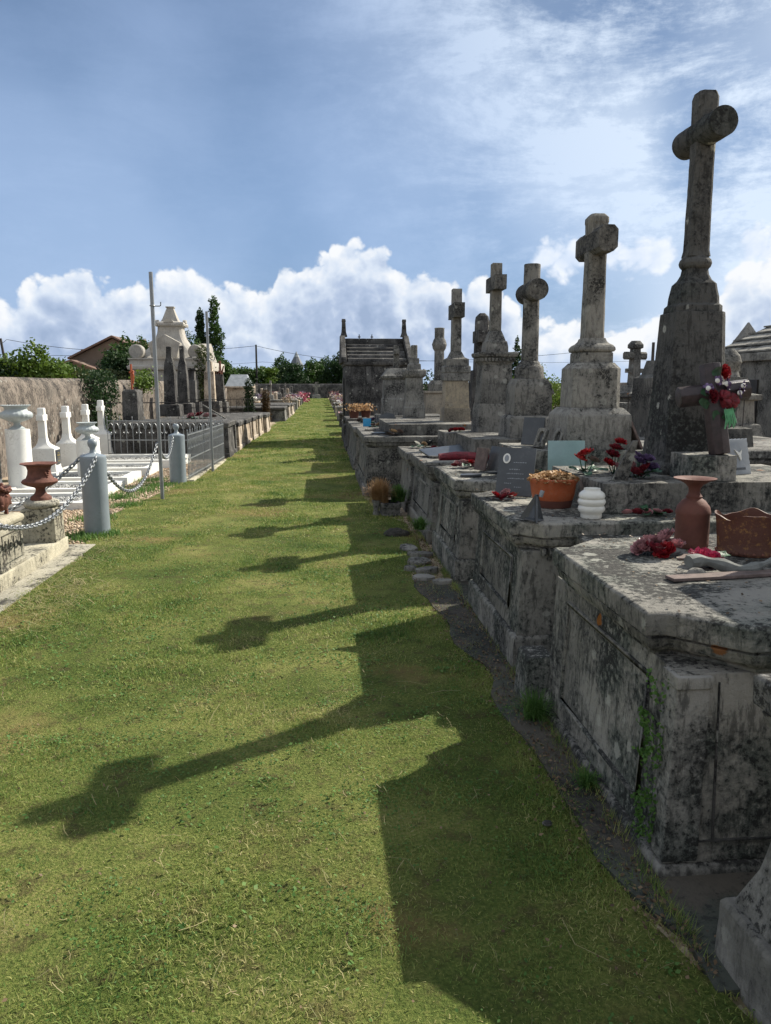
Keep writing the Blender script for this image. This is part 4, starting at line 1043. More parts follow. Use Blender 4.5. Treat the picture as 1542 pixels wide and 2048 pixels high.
tuft('weed', 'grassy tuft sprouting at the far foot of the foreground tomb', 'weed', (1.0, 3.42, .02), 240, .15, .09, 'clover', .004)
tuft('weed', 'little tuft in the gap beside the foreground tomb base', 'weed', (1.04, 2.78, .02), 160, .08, .06, 'clover', .004)
t = thing('flower_holder', 'pale cracked vase below the dry grass', 'vase', (.67, 9.36, 0)); bm = bm_(); lathe(bm, [(0, 0), (.05, 0), (.045, .03), (.03, .08), (.05, .18), (.055, .2), (0, .19)], 16, cap=False); obj('body', bm, M['pale'], t, amp=.004, freq=20)
for k, (x, y, sx_, sy_, rz) in enumerate([(.90, 6.42, .12, .10, 10), (.86, 6.75, .13, .12, 40), (.92, 7.05, .12, .13, 70), (.84, 6.15, .11, .09, 20), (.97, 6.0, .10, .08, 0), (.84, 7.32, .10, .11, 30), (.76, 6.5, .06, .06, 5)]):
    bm = bm_(); pts = [(sx_*math.cos(2*PI*i/7)*random.uniform(.8, 1.1), sy_*math.sin(2*PI*i/7)*random.uniform(.8, 1.1)) for i in range(7)]
    loft(bm, [(-.03, pts), (.035, [(px*.96, py*.96) for px, py in pts])])
    tag(obj('flagstone', bm, M['pale'], None, loc=(x, y, .01), rot=(R(random.uniform(-6, 6)), R(random.uniform(-6, 6)), R(rz)), bevel=.006, cell=.07, amp=.009, freq=9), 'broken grey flagstone lying in the gap beside the tombs', 'flagstone', 'broken flagstones beside the tombs')
bm = bm_(); bmesh.ops.create_icosphere(bm, subdivisions=4, radius=.11); bmesh.ops.scale(bm, vec=(1.25, .9, .55), verts=bm.verts)
mesh_thing('mossy_stone', 'mossy rounded stone lump at the edge of the grass', 'stone', bm, 'concrete', (.80, 8.05, .03), amp=.03, freq=9)
bm = bm_(); bmesh.ops.create_icosphere(bm, subdivisions=3, radius=.013); bmesh.ops.scale(bm, vec=(1.3, .9, .6), verts=bm.verts)
mesh_thing('pebble', 'lone pale pebble on the dark strip beside the foreground tomb', 'pebble', bm, 'pale', (.80, 2.52, .028), amp=.006, freq=20)
# creeping ivy up the near corner of the first tomb
cx, cy, cz = [], [], []
for k in range(900):
    f = RNG.beta(1.1, 1.3)
    z = .05+.62*f; j = math.sin(z*17)*.02+.03*math.sin(z*41)
    if (math.sin(z*24+.6) > .55) and RNG.uniform() < .85: continue
    if RNG.uniform() < .6: cx.append(1.075-.0+.02*f-RNG.uniform(0, .016)); cy.append(2.345+j+RNG.normal(0, .022)); 
    else: cx.append(1.10+RNG.normal(.0, .022)); cy.append(2.30-RNG.uniform(0, .014))
    cz.append(z)
V = leaflets(np.array(cx), np.array(cy), np.array(cz), .017, None, 1.2)
tag(np_mesh('creeping_plant', V, [(0, 1, 2, 3)], M['clover'], attr=RNG.uniform(0, .8, len(V))), 'strip of small-leaved green creeper climbing the corner of the foreground tomb', 'creeper')

# clutter of broken ornaments on the farther slabs
def shard(label, x, y, z, w, d, mat, rz, tx=0, ty=0, name='broken_plaque', cat='plaque'):
    bm = bm_(); pts = [(w*math.cos(2*PI*i/6+.3)*random.uniform(.7, 1.1), d*math.sin(2*PI*i/6+.3)*random.uniform(.7, 1.1)) for i in range(6)]
    loft(bm, [(0, pts), (.018, pts)]); mesh_thing(name, label, cat, bm, mat, (x, y, z), (R(tx), R(ty), R(rz)), bevel=.002)
shard('dark slate fragment lying flat at the path edge of the third tomb', 1.25, 6.35, .845, .12, .07, 'slate', 20)
shard('pale stone fragment lying before the tan plaque', 1.30, 6.62, .845, .10, .05, 'pale', -10, 4)
shard('long dark splinter of slate lying by the green-leaved posy', 1.62, 6.55, .845, .20, .04, 'slate', 4)
shard('black slate piece leaning by the rolled red bundle', 1.86, 8.0, .80, .12, .14, 'slate', 30, 50)
shard('pale shard at the far end of the grey tomb', 1.28, 8.55, .80, .12, .07, 'pale', 50)
shard('dark slab fragment on the broad jutting tomb', .86, 11.6, .875, .16, .12, 'slate', 12)
shard('pale flat fragment near the path edge of the broad jutting tomb', .80, 12.6, .875, .14, .10, 'pale', 60)
shard('dark fragments of a plaque on the step behind the blue plaque', 1.75, 15.0, .94, .25, .10, 'slate', 10, 10)
bunch('withered brown bouquet on the third tomb near the dark plaque', (1.70, 6.28, .845), [(-.05, 0, .03, .04, 'plank'), (.03, .02, .04, .045, 'dredc'), (.07, -.03, .03, .04, 'dryfl')], 6, .11, 'greenc', seed=51)
bunch('small maroon posy lying on the low plain-sided tomb', (1.45, 9.85, .755), [(0, 0, .03, .05, 'dredc'), (.09, .02, .03, .045, 'plank')], 5, .1, 'greenc', seed=52)
bunch('faded bouquet at the far end of the broad jutting tomb', (1.0, 13.2, .875), [(0, 0, .05, .06, 'dryfl'), (.12, 0, .05, .06, 'pinkc'), (-.1, .05, .04, .05, 'plank')], 6, .14, 'greenc', seed=53)
bunch('white and violet bouquet on the dark tomb past the blue plaque', (1.0, 17.2, .765), [(0, 0, .06, .08, 'porc'), (.16, 0, .06, .08, 'purp'), (-.14, .05, .05, .07, 'plank')], 6, .16, 'greenc', seed=54)
# crumbs of leaf and lichen swept over the slabs
lx, ly, lz = [], [], []
for (x0, x1, y0, y1, z, k) in [(1.15, 2.2, 2.3, 3.7, .862, 260), (1.12, 2., 4.1, 5.5, .853, 260), (1.12, 2.2, 6.05, 7.3, .843, 260), (1.12, 2., 7.7, 9.3, .793, 260), (1.12, 2., 9.7, 10.7, .753, 160), (.68, 1.6, 11.1, 13.6, .873, 240), (1.66, 2.4, 4.4, 5.4, 1.033, 140)]:
    lx.append(RNG.uniform(x0, x1, k)); ly.append(RNG.uniform(y0, y1, k)); lz.append(np.full(k, z+.003))
lx, ly, lz = map(np.concatenate, (lx, ly, lz))
tag(np_mesh('leaf_crumbs', leaflets(lx, ly, lz, .014, None, .25), [(0, 1, 2, 3)], M['litter'], attr=RNG.uniform(0, 1, len(lx))), 'dry leaf crumbs scattered over the tomb slabs', 'leaf litter', kind='stuff')
# ------------------------------------------------------------------ left side: bollards, chains, poles, urns
def bollard(label, x, y, r, h):
    t = thing('bollard', label, 'bollard', (x, y, 0), group='grey painted bollards')
    bm = bm_(); lathe(bm, [(r*1.02, -.03), (r*1.02, .02), (r, .05), (r*.985, h*.5), (r, h-.03), (r*.99, h-.012), (r*.96, h-.002), (r*.6, h+.012), (r*.34, h+.025)], 40)
    obj('post', bm, M['greyp'], t, smooth=50, amp=.0035, freq=6)
    bm = bm_(); lathe(bm, [(r*.34, h+.02), (r*.24, h+.035), (r*.20, h+.065), (r*.24, h+.085), (r*.34, h+.105), (r*.37, h+.13), (r*.33, h+.158), (r*.18, h+.175), (0, h+.178)], 28, cap=False)
    obj('knob', bm, M['greyp'], t, smooth=60)
    return t
bollard('nearest thick grey bollard with a knob, close to the old cast iron urn', -2.42, 8.42, .134, .86)
bollard('farther grey bollard, standing at the corner of the iron railings', -2.35, 12.85, .133, .80)

def chain(label, a, b, sag, link=.062, wire=.0075, w=.017):
    a, b = Vector(a), Vector(b)
    N = 240; pts = []
    for i in range(N+1):
        f = i/N; p = a.lerp(b, f); p.z -= sag*4*f*(1-f); pts.append(p)
    L = sum((pts[i+1]-pts[i]).length for i in range(N)); n = int(L/(link*.78)); out = []; acc = 0; tgt = 0; k = 0
    bm = bm_()
    for i in range(N):
        seg = (pts[i+1]-pts[i]).length
        while acc+seg >= tgt and k <= n:
            c = pts[i].lerp(pts[i+1], (tgt-acc)/seg); d = (pts[i+1]-pts[i]).normalized()
            side = d.cross(Vector((0, 0, 1))).normalized(); up = side.cross(d)
            s = side if k % 2 else up
            s = (s*math.cos(.5)+ (up if k % 2 else -side)*math.sin(.5)).normalized()
            loop = []
            hl = link/2-w
            for q in range(12):
                t_ = 2*PI*q/12
                loop.append(c + d*((hl if math.cos(t_) > 0 else -hl)+w*math.cos(t_)) + s*(w*math.sin(t_)))
            tube(bm, loop, wire, 6, closed=True)
            k += 1; tgt += link*.78
        acc += seg
    o = obj('chain', bm, M['galv'], None, smooth=60)
    return tag(o, label, 'chain', 'galvanised chains between the bollards')
chain('galvanised chain swooping from the near bollard down past the yellowed planter block', (-2.36, 8.30, .845), (-2.33, 5.6, .62), .26, .068, .008, .018)
chain('galvanised chain from the near bollard back behind the cast iron urn', (-2.54, 8.44, .85), (-3.35, 7.3, .30), .12, .068, .008, .018)
chain('slack galvanised chain hanging from the near bollard to the tall steel pole', (-2.32, 8.54, .66), (-2.27, 10.95, .80), .40, .06, .0075, .016)
chain('short galvanised chain between the tall steel pole and the farther bollard', (-2.25, 11.0, .72), (-2.38, 12.73, .80), .24, .06, .0075, .016)

def pole(label, x, y, h, r, lean, clip=None):
    t = thing('steel_pole', label, 'pole', (x, y, 0), group='galvanised poles on the left')
    bm = bm_(); tube(bm, [(0, 0, -.03), (lean*.5, 0, h*.5), (lean, 0, h)], r, 14); obj('post', bm, M['galv'], t, smooth=50)
    if clip:
        zc = clip; xc = lean*zc/h
        bm = bm_(); tube(bm, [(xc+r*1.15*math.cos(2*PI*i/16), r*1.15*math.sin(2*PI*i/16), zc) for i in range(16)], .009, 6, closed=True)
        tube(bm, [(xc+r, 0, zc-.005), (xc+r+.07, 0, zc-.005), (xc+r+.085, 0, zc+.005), (xc+r+.087, 0, zc+.05)], .008, 6)
        obj('bracket', bm, M['galv'], t)
pole('taller galvanised pole with a small hook bracket, nearer the camera', -2.235, 10.97, 3.10, .026, -.015, 2.66)
pole('shorter galvanised pole rising from the side of the railings', -2.0, 14.42, 2.90, .024, -.01, 2.05)

# kerb with two pedestals, cast iron pots
bm = bm_(); box(bm, -3.3, -2.47, 4.2, 7.62, -.03, .145)
tag(obj('stone_kerb', bm, M['ped'], None, bevel=.01, cell=.12, amp=.006), 'low yellowed stone kerb under the two pot pedestals', 'kerb')
t = thing('planter_block', 'yellow stone block with incised letters at the left edge, holding a rusty ornate planter', 'pedestal', (-2.72, 6.32, .145))
bm = bm_(); loft(bm, [(0, rect(0, 0, .235, .25)), (.03, rect(0, 0, .235, .25)), (.035, rect(0, 0, .228, .243)), (.33, rect(0, 0, .222, .237)), (.34, rect(0, 0, .215, .23))])
obj('body', bm, M['ped'], t, bevel=.006, cell=.06, amp=.004)
bm = bm_(); loft(bm, [(.338, rect(0, 0, .215, .23)), (.345, rect(0, 0, .235, .25)), (.375, rect(0, 0, .245, .26)), (.40, rect(0, 0, .235, .25)), (.415, rect(0, 0, .20, .215))])
obj('moulding', bm, M['ped'], t, bevel=.008, cell=.06, amp=.003)
bm = bm_()
for (y, z0, z1, dy) in [(-.14, .09, .24, .016), (-.07, .10, .24, .012), (-.035, .17, .21, .012), (.03, .09, .25, .014)]: box(bm, .2255, .2295, y, y+dy, z0, z1)
for (y0, y1, z0, z1) in [(-.19, .19, .28, .288), (-.19, -.182, .06, .28), (.182, .19, .06, .28), (-.19, .19, .052, .06)]: box(bm, .2245, .2285, y0, y1, z0, z1)
obj('incised_letters', bm, M['concrete'], t, smooth=0)
t = thing('iron_planter', 'ornate rusty cast iron planter with little feet on the yellow block', 'planter', (-2.66, 6.36, .562))
bm = bm_(); n = 72
lathe(bm, [(0, .035), (.10, .035), (.125, .05), (.15, .10), (.155, .14), (.14, .18), (.135, .20), (.15, .215), (.165, .22), (.158, .228), (.13, .22), (.12, .19), (0, .185)], n, mod=lambda a, k, z: 1+.05*math.sin(a*18+z*40)*(.04 < z < .19)+.03*math.cos(4*a), cap=False)
obj('bowl', bm, M['rust'], t, smooth=60, amp=.006, freq=30)
bm = bm_()
for i in range(34):
    a = 2*PI*i/34
    bmesh.ops.create_icosphere(bm, subdivisions=1, radius=random.uniform(.012, .022), matrix=Matrix.Translation((.158*math.cos(a), .158*math.sin(a), .215+random.uniform(-.02, .02))))
    if i % 2: bmesh.ops.create_icosphere(bm, subdivisions=1, radius=random.uniform(.012, .02), matrix=Matrix.Translation((.15*math.cos(a), .15*math.sin(a), random.uniform(.08, .17))))
obj('floral_relief', bm, M['rust'], t, smooth=60, amp=.004, freq=40)
for i in range(4):
    a = PI/4+i*PI/2; bm = bm_(); tube(bm, [(.10*math.cos(a), .10*math.sin(a), .06), (.13*math.cos(a), .13*math.sin(a), .03), (.125*math.cos(a), .125*math.sin(a), 0.)], [.018, .015, .02], 8); obj('foot', bm, M['rust'], t)
t = thing('urn_pedestal', 'speckled square stone pedestal under the rusty iron urn', 'pedestal', (-2.635, 7.43, .145))
bm = bm_(); loft(bm, [(0, rect(0, 0, .155, .135)), (.30, rect(0, 0, .150, .13)), (.32, rect(0, 0, .14, .12))])
obj('body', bm, M['ped'], t, bevel=.008, cell=.05, amp=.004)
bm = bm_(); lathe(bm, [(.135, .318), (.15, .33), (.162, .348), (.158, .37), (.145, .382), (.12, .39)], 32); obj('moulding', bm, M['ped'], t, smooth=50, amp=.003, freq=12)
bm = bm_(); 
for (y0, y1, z0, z1) in [(-.07, -.06, .08, .25), (.05, .06, .08, .25), (-.02, -.01, .12, .22)]: box(bm, .150, .1545, y0, y1, z0, z1)
obj('incised_letters', bm, M['concrete'], t, smooth=0)
t = thing('iron_urn', 'rusty cast iron campana urn with a flared rim on the speckled pedestal', 'urn', (-2.635, 7.43, .535))
bm = bm_(); lathe(bm, [(0, 0), (.095, 0), (.095, .02), (.085, .035), (.06, .05), (.045, .075), (.04, .10), (.05, .115), (.11, .135), (.15, .155), (.158, .175), (.15, .19), (.12, .205), (.105, .24), (.10, .28), (.11, .315), (.14, .33), (.163, .338), (.163, .345), (.14, .343), (.10, .325), (.09, .28), (0, .26)], 44, mod=lambda a, k, z: 1+.035*math.sin(a*20)*(.13 < z < .185), cap=False)
obj('body', bm, M['rust'], t, smooth=45)
bm = bm_()
for a in (-.6, 2.5):
    for q in range(7): bmesh.ops.create_icosphere(bm, subdivisions=1, radius=.012, matrix=Matrix.Translation((.112*math.cos(a+.06*q-.2), .112*math.sin(a+.06*q-.2), .22+.012*abs(3-q)*1.5)))
obj('leaf_relief', bm, M['rust'], t, smooth=60)

def column(label, x, y, r, h):
    t = thing('column', label, 'column', (x, y, 0), group='white painted columns')
    bm = bm_(); lathe(bm, [(r*1.06, -.02), (r*1.06, .05), (r*1.02, .06), (r*1.0, h-.02), (r*.985, h)], 40); obj('shaft', bm, M['white'], t, smooth=40, amp=.002, freq=5)
def urn(label, x, y, z, s):
    t = thing('stone_urn', label, 'urn', (x, y, z), group='grey gadrooned urns on the columns')
    pr = [(0, 0), (.5, 0), (.5, .05), (.36, .12), (.22, .2), (.2, .3), (.26, .36), (.6, .44), (.95, .58), (1., .72), (.92, .84), (.72, .93), (.68, 1.02), (.74, 1.1), (.86, 1.16), (.88, 1.2), (.78, 1.2), (.6, 1.05), (0, 1.)]
    bm = bm_(); lathe(bm, [(r*s, zz*s*1.32) for r, zz in pr], 72, mod=lambda a, k, zz: 1+.045*abs(math.sin(a*10))*(.53*s < zz < 1.13*s), cap=False)
    obj('bowl', bm, M['urnp'], t, smooth=50)
    bm = bm_()
    for i in range(30):
        a = 2*PI*i/30; bmesh.ops.create_icosphere(bm, subdivisions=1, radius=.05*s, matrix=Matrix.Translation((.87*s*math.cos(a), .87*s*math.sin(a), 1.57*s)))
    obj('beaded_rim', bm, M['urnp'], t, smooth=60)
column('taller white column at the far left with a grey urn on it', -4.47, 11.85, .172, .955)
urn('larger grey ribbed urn on the taller white column', -4.47, 11.85, .955, .222-.0)
column('shorter white column behind the near grey bollard', -3.95, 13.5, .19, .68)
urn('smaller grey ribbed urn on the shorter white column', -3.95, 13.5, .68, .185)

# white gravestones along the wall, each with a dark nameplate
def white_stele():
    t = thing('white_gravestone', '', 'gravestone', (0, 0, 0), group='white painted crosses along the wall')
    bm = bm_(); loft(bm, [(-.02, rect(0, 0, .225, .20)), (.10, rect(0, 0, .215, .19)), (.20, rect(0, 0, .19, .17)), (.52, rect(0, 0, .185, .165)), (.53, rect(0, 0, .178, .16)), (.55, rect(-.01, 0, .145, .14)), (.58, rect(-.02, 0, .105, .115)), (.62, rect(-.03, 0, .08, .088)), (.66, rect(-.03, 0, .07, .075)), (.70, rect(-.03, 0, .066, .068))])
    obj('pedestal', bm, M['white'], t, bevel=.006)
    bm = bm_(); loft(bm, [(.70, rect(-.03, 0, .062, .064)), (1.20, rect(-.03, 0, .055, .057)), (1.215, rect(-.03, 0, .045, .047))]); obj('shaft', bm, M['white'], t, bevel=.006)
    bm = bm_(); box(bm, -.088, .028, -.135, .135, 1.0, 1.10); obj('cross_arm', bm, M['white'], t, bevel=.006)
    bm = bm_(); box(bm, .184, .204, -.12, .125, .25, .50); p = obj('nameplate', bm, M['slate'], t, bevel=.003)
    bm = bm_()
    for (y0, z0, w_, h_) in [(-.05, .44, .1, .014), (-.08, .395, .16, .024), (-.03, .35, .06, .014), (-.06, .30, .13, .016)]: box(bm, .204, .2065, y0, y0+w_, z0, z0+h_)
    obj('inscription', bm, M['gold'], p)
    return t
ws = white_stele()
for i, (x, y, s, lab) in enumerate([(-4.86, 11.5, 1.0, 'white cross gravestone cut off by the left edge of the photo'), (-4.72, 13.7, 1.0, 'white cross gravestone between the taller column and its farther neighbours'),
                                  (-4.72, 14.95, 1.0, 'white cross gravestone in the middle of the white row'), (-4.74, 16.25, 1.0, 'white cross gravestone hidden below by the shorter column and its urn'), (-4.72, 17.3, 1.05, 'last white cross gravestone, against the ivy and railings')]):
    o = ws if i == 0 else copy_tree(ws)
    o.location = (x, y, 0); o.scale = (1, 1, s); o['label'] = lab; o.rotation_euler = (0, 0, R([0, 3, -2, 2, -1][i]))
# gravel beds with white kerbs
def bed(label, x0, x1, y0, y1, h):
    t = thing('white_grave', label, 'grave', ((x0+x1)/2, (y0+y1)/2, 0), group='white edged gravel graves')
    a, b = (x1-x0)/2, (y1-y0)/2
    for (xa, xb, ya, yb) in ((-a, a, -b, -b+.12), (-a, a, b-.12, b), (a-.13, a, -b+.12, b-.12), (-a, -a+.13, -b+.12, b-.12)):
        bm = bm_(); box(bm, xa, xb, ya, yb, -.02, h); obj('kerb', bm, M['white'], t, bevel=.008, cell=.2, amp=.004)
    n = 1500; V = pebbles(n, lambda n: RNG.uniform(-a+.1, a-.1, n), lambda n: RNG.uniform(-b+.1, b-.1, n), .012, .026); V[:, :, 2] += h-.06
    np_mesh('chippings', V, OCT, M['chips'], t, attr=RNG.uniform(0, 1, n))['kind'] = 'stuff'
    bm = bm_(); box(bm, -a+.1, a-.1, -b+.1, b-.1, 0, h-.055); obj('fill', bm, M['pale'], t)
for k, (y0, y1, x1, nm) in enumerate([(10.15, 11.15, -3.06, 'nearest white-kerbed gravel grave'), (11.4, 12.4, -3.1, 'second white-kerbed gravel grave from the near bollard'), (12.65, 13.65, -3.12, 'third white-kerbed gravel grave from the near bollard, weeds at its foot'), (13.95, 14.95, -3.05, 'fourth white-kerbed gravel grave from the near bollard'), (15.25, 16.6, -2.75, 'farthest white-kerbed gravel grave, below the railings')]):
    bed(nm, -4.6, x1, y0, y1, .10+.015*k)

# iron railings: a side run along the grass and a cross run behind the white graves
def railing(label, p0, p1, h, nb, mat, z0=.06, scroll=True, name='iron_railing', posts=()):
    d = Vector((p1[0]-p0[0], p1[1]-p0[1], 0)); L = d.length; ang = math.atan2(d.y, d.x)
    t = thing(name, label, 'railing', (p0[0], p0[1], 0), ang)
    for z in (z0+.04, z0+h*.42, z0+h*.93):
        bm = bm_(); box(bm, 0, L, -.008, .008, z-.010, z+.010); obj('rail', bm, M[mat], t)
    bm = bm_()
    for i in range(nb+1):
        x = L*i/nb; top = z0+h*(1.0 if i % 2 == 0 else .96)
        tube(bm, [(x, 0, 0), (x, 0, top)], .0075, 6)
        if i % 2 == 0: lathe(bm, [(.0, top+.05), (.012, top+.015), (.004, top)], 6, cx=x, cap=False)
    obj('bars', bm, M[mat], t)
    if scroll:
        bm = bm_()
        for i in range(nb//2):
            x = L*(2*i+1)/nb; r0 = L/nb*.85
            for sg in (-1, 1):
                pts = [(x+sg*r0*(1-.35*q/13)*(.55+.45*math.cos(q*.42)), 0, z0+h*.72+r0*1.1*math.sin(q*.42)*(1-.3*q/13)) for q in range(14)]
                tube(bm, pts, .006, 5)
        obj('scrollwork', bm, M[mat], t)
    return t
railing('grey iron railing running beside the grass beyond the farther bollard', (-2.19, 12.95), (-2.05, 16.55), .78, 34, 'galv')
railing('grey iron railing with scrollwork crossing behind the white graves', (-4.55, 17.0), (-2.1, 16.7), .80, 18, 'galv', .10)
bm = bm_(); box(bm, -2.32, -2.10, 12.9, 14.7, -.02, .05); box(bm, -2.24, -2.0, 14.7, 16.5, -.02, .045)
tag(obj('railing_kerb', bm, M['ped'], None, bevel=.01, cell=.15, amp=.008), 'pale stone kerb under the railing beside the grass', 'kerb')

# ------------------------------------------------------------------ old tombs beyond the railings on the left
LQ = dict(bevel=.006, cell=.12, amp=.006, freq=6.)
def left_tomb(label, x0, x1, y0, y1, zt, pil=True, group=None, cap='darkst', body='leftst'):
    t = thing('stone_tomb', label, 'tomb', ((x0+x1)/2, (y0+y1)/2, 0), group=group); a, b = (x1-x0)/2, (y1-y0)/2
    bm = bm_(); loft(bm, [(-.03, rect(0, 0, a, b)), (.10, rect(0, 0, a-.01, b-.01)), (.11, rect(0, 0, a-.04, b-.05)), (zt-.14, rect(0, 0, a-.07, b-.07))]); obj('body', bm, M[body], t, **LQ)
    if pil:
        for s in (-1, 1):
            bm = bm_(); y = s*(b-.16); loft(bm, [(.1, rect(a-.06, y, .045, .11)), (zt-.14, rect(a-.075, y, .045, .10))]); obj('pilaster', bm, M[body], t, **LQ)
    bm = bm_(); loft(bm, [(zt-.14, rect(0, 0, a-.06, b-.06)), (zt-.12, rect(0, 0, a-.02, b-.03)), (zt-.03, rect(0, 0, a-.01, b-.02)), (zt, rect(0, 0, a-.05, b-.06))]); obj('cover_slab', bm, M[cap], t, **LQ)
    return t
left_tomb('squat grey tomb directly behind the cross railing', -4.6, -2.0, 17.2, 18.9, .80, body='darkst')
left_tomb('sunlit-fronted tomb just past the railings', -4.5, -1.98, 19.15, 20.7, .72)
left_tomb('tomb with pale pilasters, second past the railings', -4.5, -1.95, 20.85, 22.5, .70)
left_tomb('tomb with pale pilasters, third past the railings', -4.5, -1.92, 22.65, 24.3, .69)
left_tomb('tomb with pale pilasters, fourth past the railings', -4.5, -1.88, 24.45, 26.0, .68)
left_tomb('brownish tomb with pale pilasters, last before the gap', -4.5, -1.78, 26.2, 28.1, .64)
left_tomb('long low grey tomb beyond the gap on the left', -4.3, -1.55, 34.5, 37.5, .62, body='mid')
left_tomb('grey tomb after the long low one on the left', -4.3, -1.5, 38.0, 41.0, .66)
left_tomb('next low tomb before the modern grave on the left', -4.2, -1.46, 41.6, 44.5, .60)

def stele_left(name, label, x, y, z0, levels, mat='darkst', extra=None, cat='gravestone'):
    t = thing(name, label, cat, (x, y, z0)); 
    for nm, lv, mt in levels:
        bm = bm_(); loft(bm, [(z-z0, rect(0, 0, hx, hy)) for z, hx, hy in lv]); obj(nm, bm, M[mt], t, **LQ)
    return t
stele_left('gravestone', 'dark block-like stone with a lit edge carrying a rusty crucifix', -4.2, 17.9, .79, [('block', [(.79, .17, .3), (1.45, .16, .28), (1.5, .12, .24)], 'darkst')])
t = thing('iron_crucifix', 'orange-rusted iron crucifix on top of the dark block-like stone', 'crucifix', (-4.2, 17.9, 1.5))
bm = bm_(); box(bm, -.018, .018, -.02, .02, -.02, .56); obj('upright', bm, M['orange'], t, amp=.004, freq=20, cell=.05); bm = bm_(); box(bm, -.02, .02, -.13, .13, .36, .40); obj('cross_arm', bm, M['orange'], t, cell=.05, amp=.004, freq=20)
bm = bm_(); tube(bm, [(.03, 0, .13), (.035, .0, .27), (.03, 0, .34)], [.015, .028, .03], 8); tube(bm, [(.03, -.12, .40), (.035, 0, .34), (.03, .12, .40)], .011, 6); bmesh.ops.create_icosphere(bm, subdivisions=2, radius=.026, matrix=Matrix.Translation((.035, 0, .40))); obj('figure', bm, M['orange'], t)
for (x, y, hh, lab, kk) in [(-4.42, 23.6, 2.72, 'left of two tall black obelisks', .17), (-4.32, 25.2, 2.82, 'right of two tall black obelisks', .16)]:
    stele_left('obelisk', lab, x, y, .68, [('base', [(.68, .30, .34), (1.02, .29, .33), (1.04, .22, .26)], 'darkst'), ('shaft', [(1.04, kk, kk+.04), (1.9, kk-.02, kk+.02), (2.25, kk-.05, kk-.02), (2.4, kk-.09, kk-.06), (hh-.02, .07, .07), (hh, .05, .05)], 'darkst')], cat='obelisk')
stele_left('gravestone', 'dark square pillar right of the two obelisks', -4.35, 26.9, .68, [('base', [(.68, .30, .34), (1.02, .29, .33)], 'darkst'), ('shaft', [(1.02, .17, .2), (1.75, .165, .195), (1.77, .14, .17), (2.08, .14, .17), (2.1, .2, .22), (2.16, .2, .22)], 'darkst')])
stele_left('gravestone', 'pale weathered post with a knobbed dark top', -4.1, 29.6, 0, [('base', [(0, .4, .4), (1.0, .38, .38)], 'darkst'), ('shaft', [(1.0, .2, .2), (2.1, .17, .17), (2.12, .12, .12), (2.45, .1, .1)], 'leftst')])
stele_left('gravestone', 'dark slab-sided stone in front of the white mausoleum columns', -3.95, 30.5, 0, [('base', [(0, .4, .4), (.95, .38, .38)], 'darkst'), ('shaft', [(.95, .28, .16), (2.0, .24, .14)], 'darkst')])
# litter of planks and faded flowers on these tombs
bunch('heap of faded pink flowers on the tombs past the railings', (-3.1, 20.2, .725), [(-.2, 0, .08, .10, 'pinkc'), (0, .1, .1, .12, 'dredc'), (.2, 0, .08, .10, 'pinkc'), (.35, .1, .06, .09, 'plank')], 8, .25, 'greenc', seed=31)
bm = bm_(); box(bm, -.5, .5, -.05, .05, 0, .03); mesh_thing('plank', 'pale broken board propped up on the left tombs', 'board', bm, 'pale', (-2.75, 21.3, .80), (R(10), R(32), R(20)), bevel=.004)
railing('toppled rusty iron railing leaning over the left tombs', (-4.3, 24.6), (-2.2, 26.0), .5, 12, 'iron', .68, False)
railing('tall thin black iron railing around the old tombs on the left', (-5.3, 18.2), (-2.9, 19.0), 1.28, 5, 'iron', .0, False)
# ------------------------------------------------------------------ walls, chapels, trees and houses further off
def coped_wall(name, label, P0, P1, h, th, mat, seg=1.2, rough=.03):
    d = Vector((P1[0]-P0[0], P1[1]-P0[1], 0)); L = d.length; d.normalize(); n = Vector((d.y, -d.x, 0)); bm = bm_(); rings = []
    prof_ = [(th, -.05), (th, h*.35), (th*.96, h*.72), (th*.85, h*.86), (th*.6, h*.95), (th*.25, h*.99), (-th*.25, h*.99), (-th*.6, h*.95), (-th*.85, h*.86), (-th*.96, h*.72), (-th, h*.35), (-th, -.05)]
    k = int(L/seg)
    for i in range(k+1):
        c = Vector((P0[0], P0[1], 0))+d*(L*i/k); ring = []
        for u, z in prof_:
            p = c+n*u; q = mnoise.noise(Vector((p.x*.8, p.y*.8, z*1.5)))*rough + mnoise.noise(Vector((p.x*3, p.y*3, z*4)))*rough*.5
            ring.append(bm.verts.new((p.x+n.x*q, p.y+n.y*q, z*(1+.25*rough*mnoise.noise(Vector((p.x*.4, p.y*.4, 7)))))))
        rings.append(ring)
    for a, b in zip(rings[:-1], rings[1:]):
        for j in range(len(prof_)-1): bm.faces.new((a[j], a[j+1], b[j+1], b[j]))
    bm.faces.new(rings[0]); bm.faces.new(rings[-1][::-1])
    return tag(obj(name, bm, M[mat], None, smooth=50), label, 'wall')
coped_wall('cemetery_wall', 'old rendered boundary wall with a rounded mossy top along the left', (-5.75, 4.), (-5.75, 30.6), 1.76, .22, 'wallst', .3)
coped_wall('cemetery_wall', 'dark boundary wall closing the far end of the grass path', (-14., 96.), (30., 96.), 1.76, .25, 'darkst', 1.5)
coped_wall('cemetery_wall', 'rubble boundary wall far off on the right behind the crosses', (22., 12.), (22., 96.), 1.8, .25, 'wallst', 1.)
coped_wall('cemetery_wall', 'boundary wall further along the left beyond the white mausoleum', (-6.2, 36.), (-8., 96.), 1.7, .25, 'wallst', 1.5)

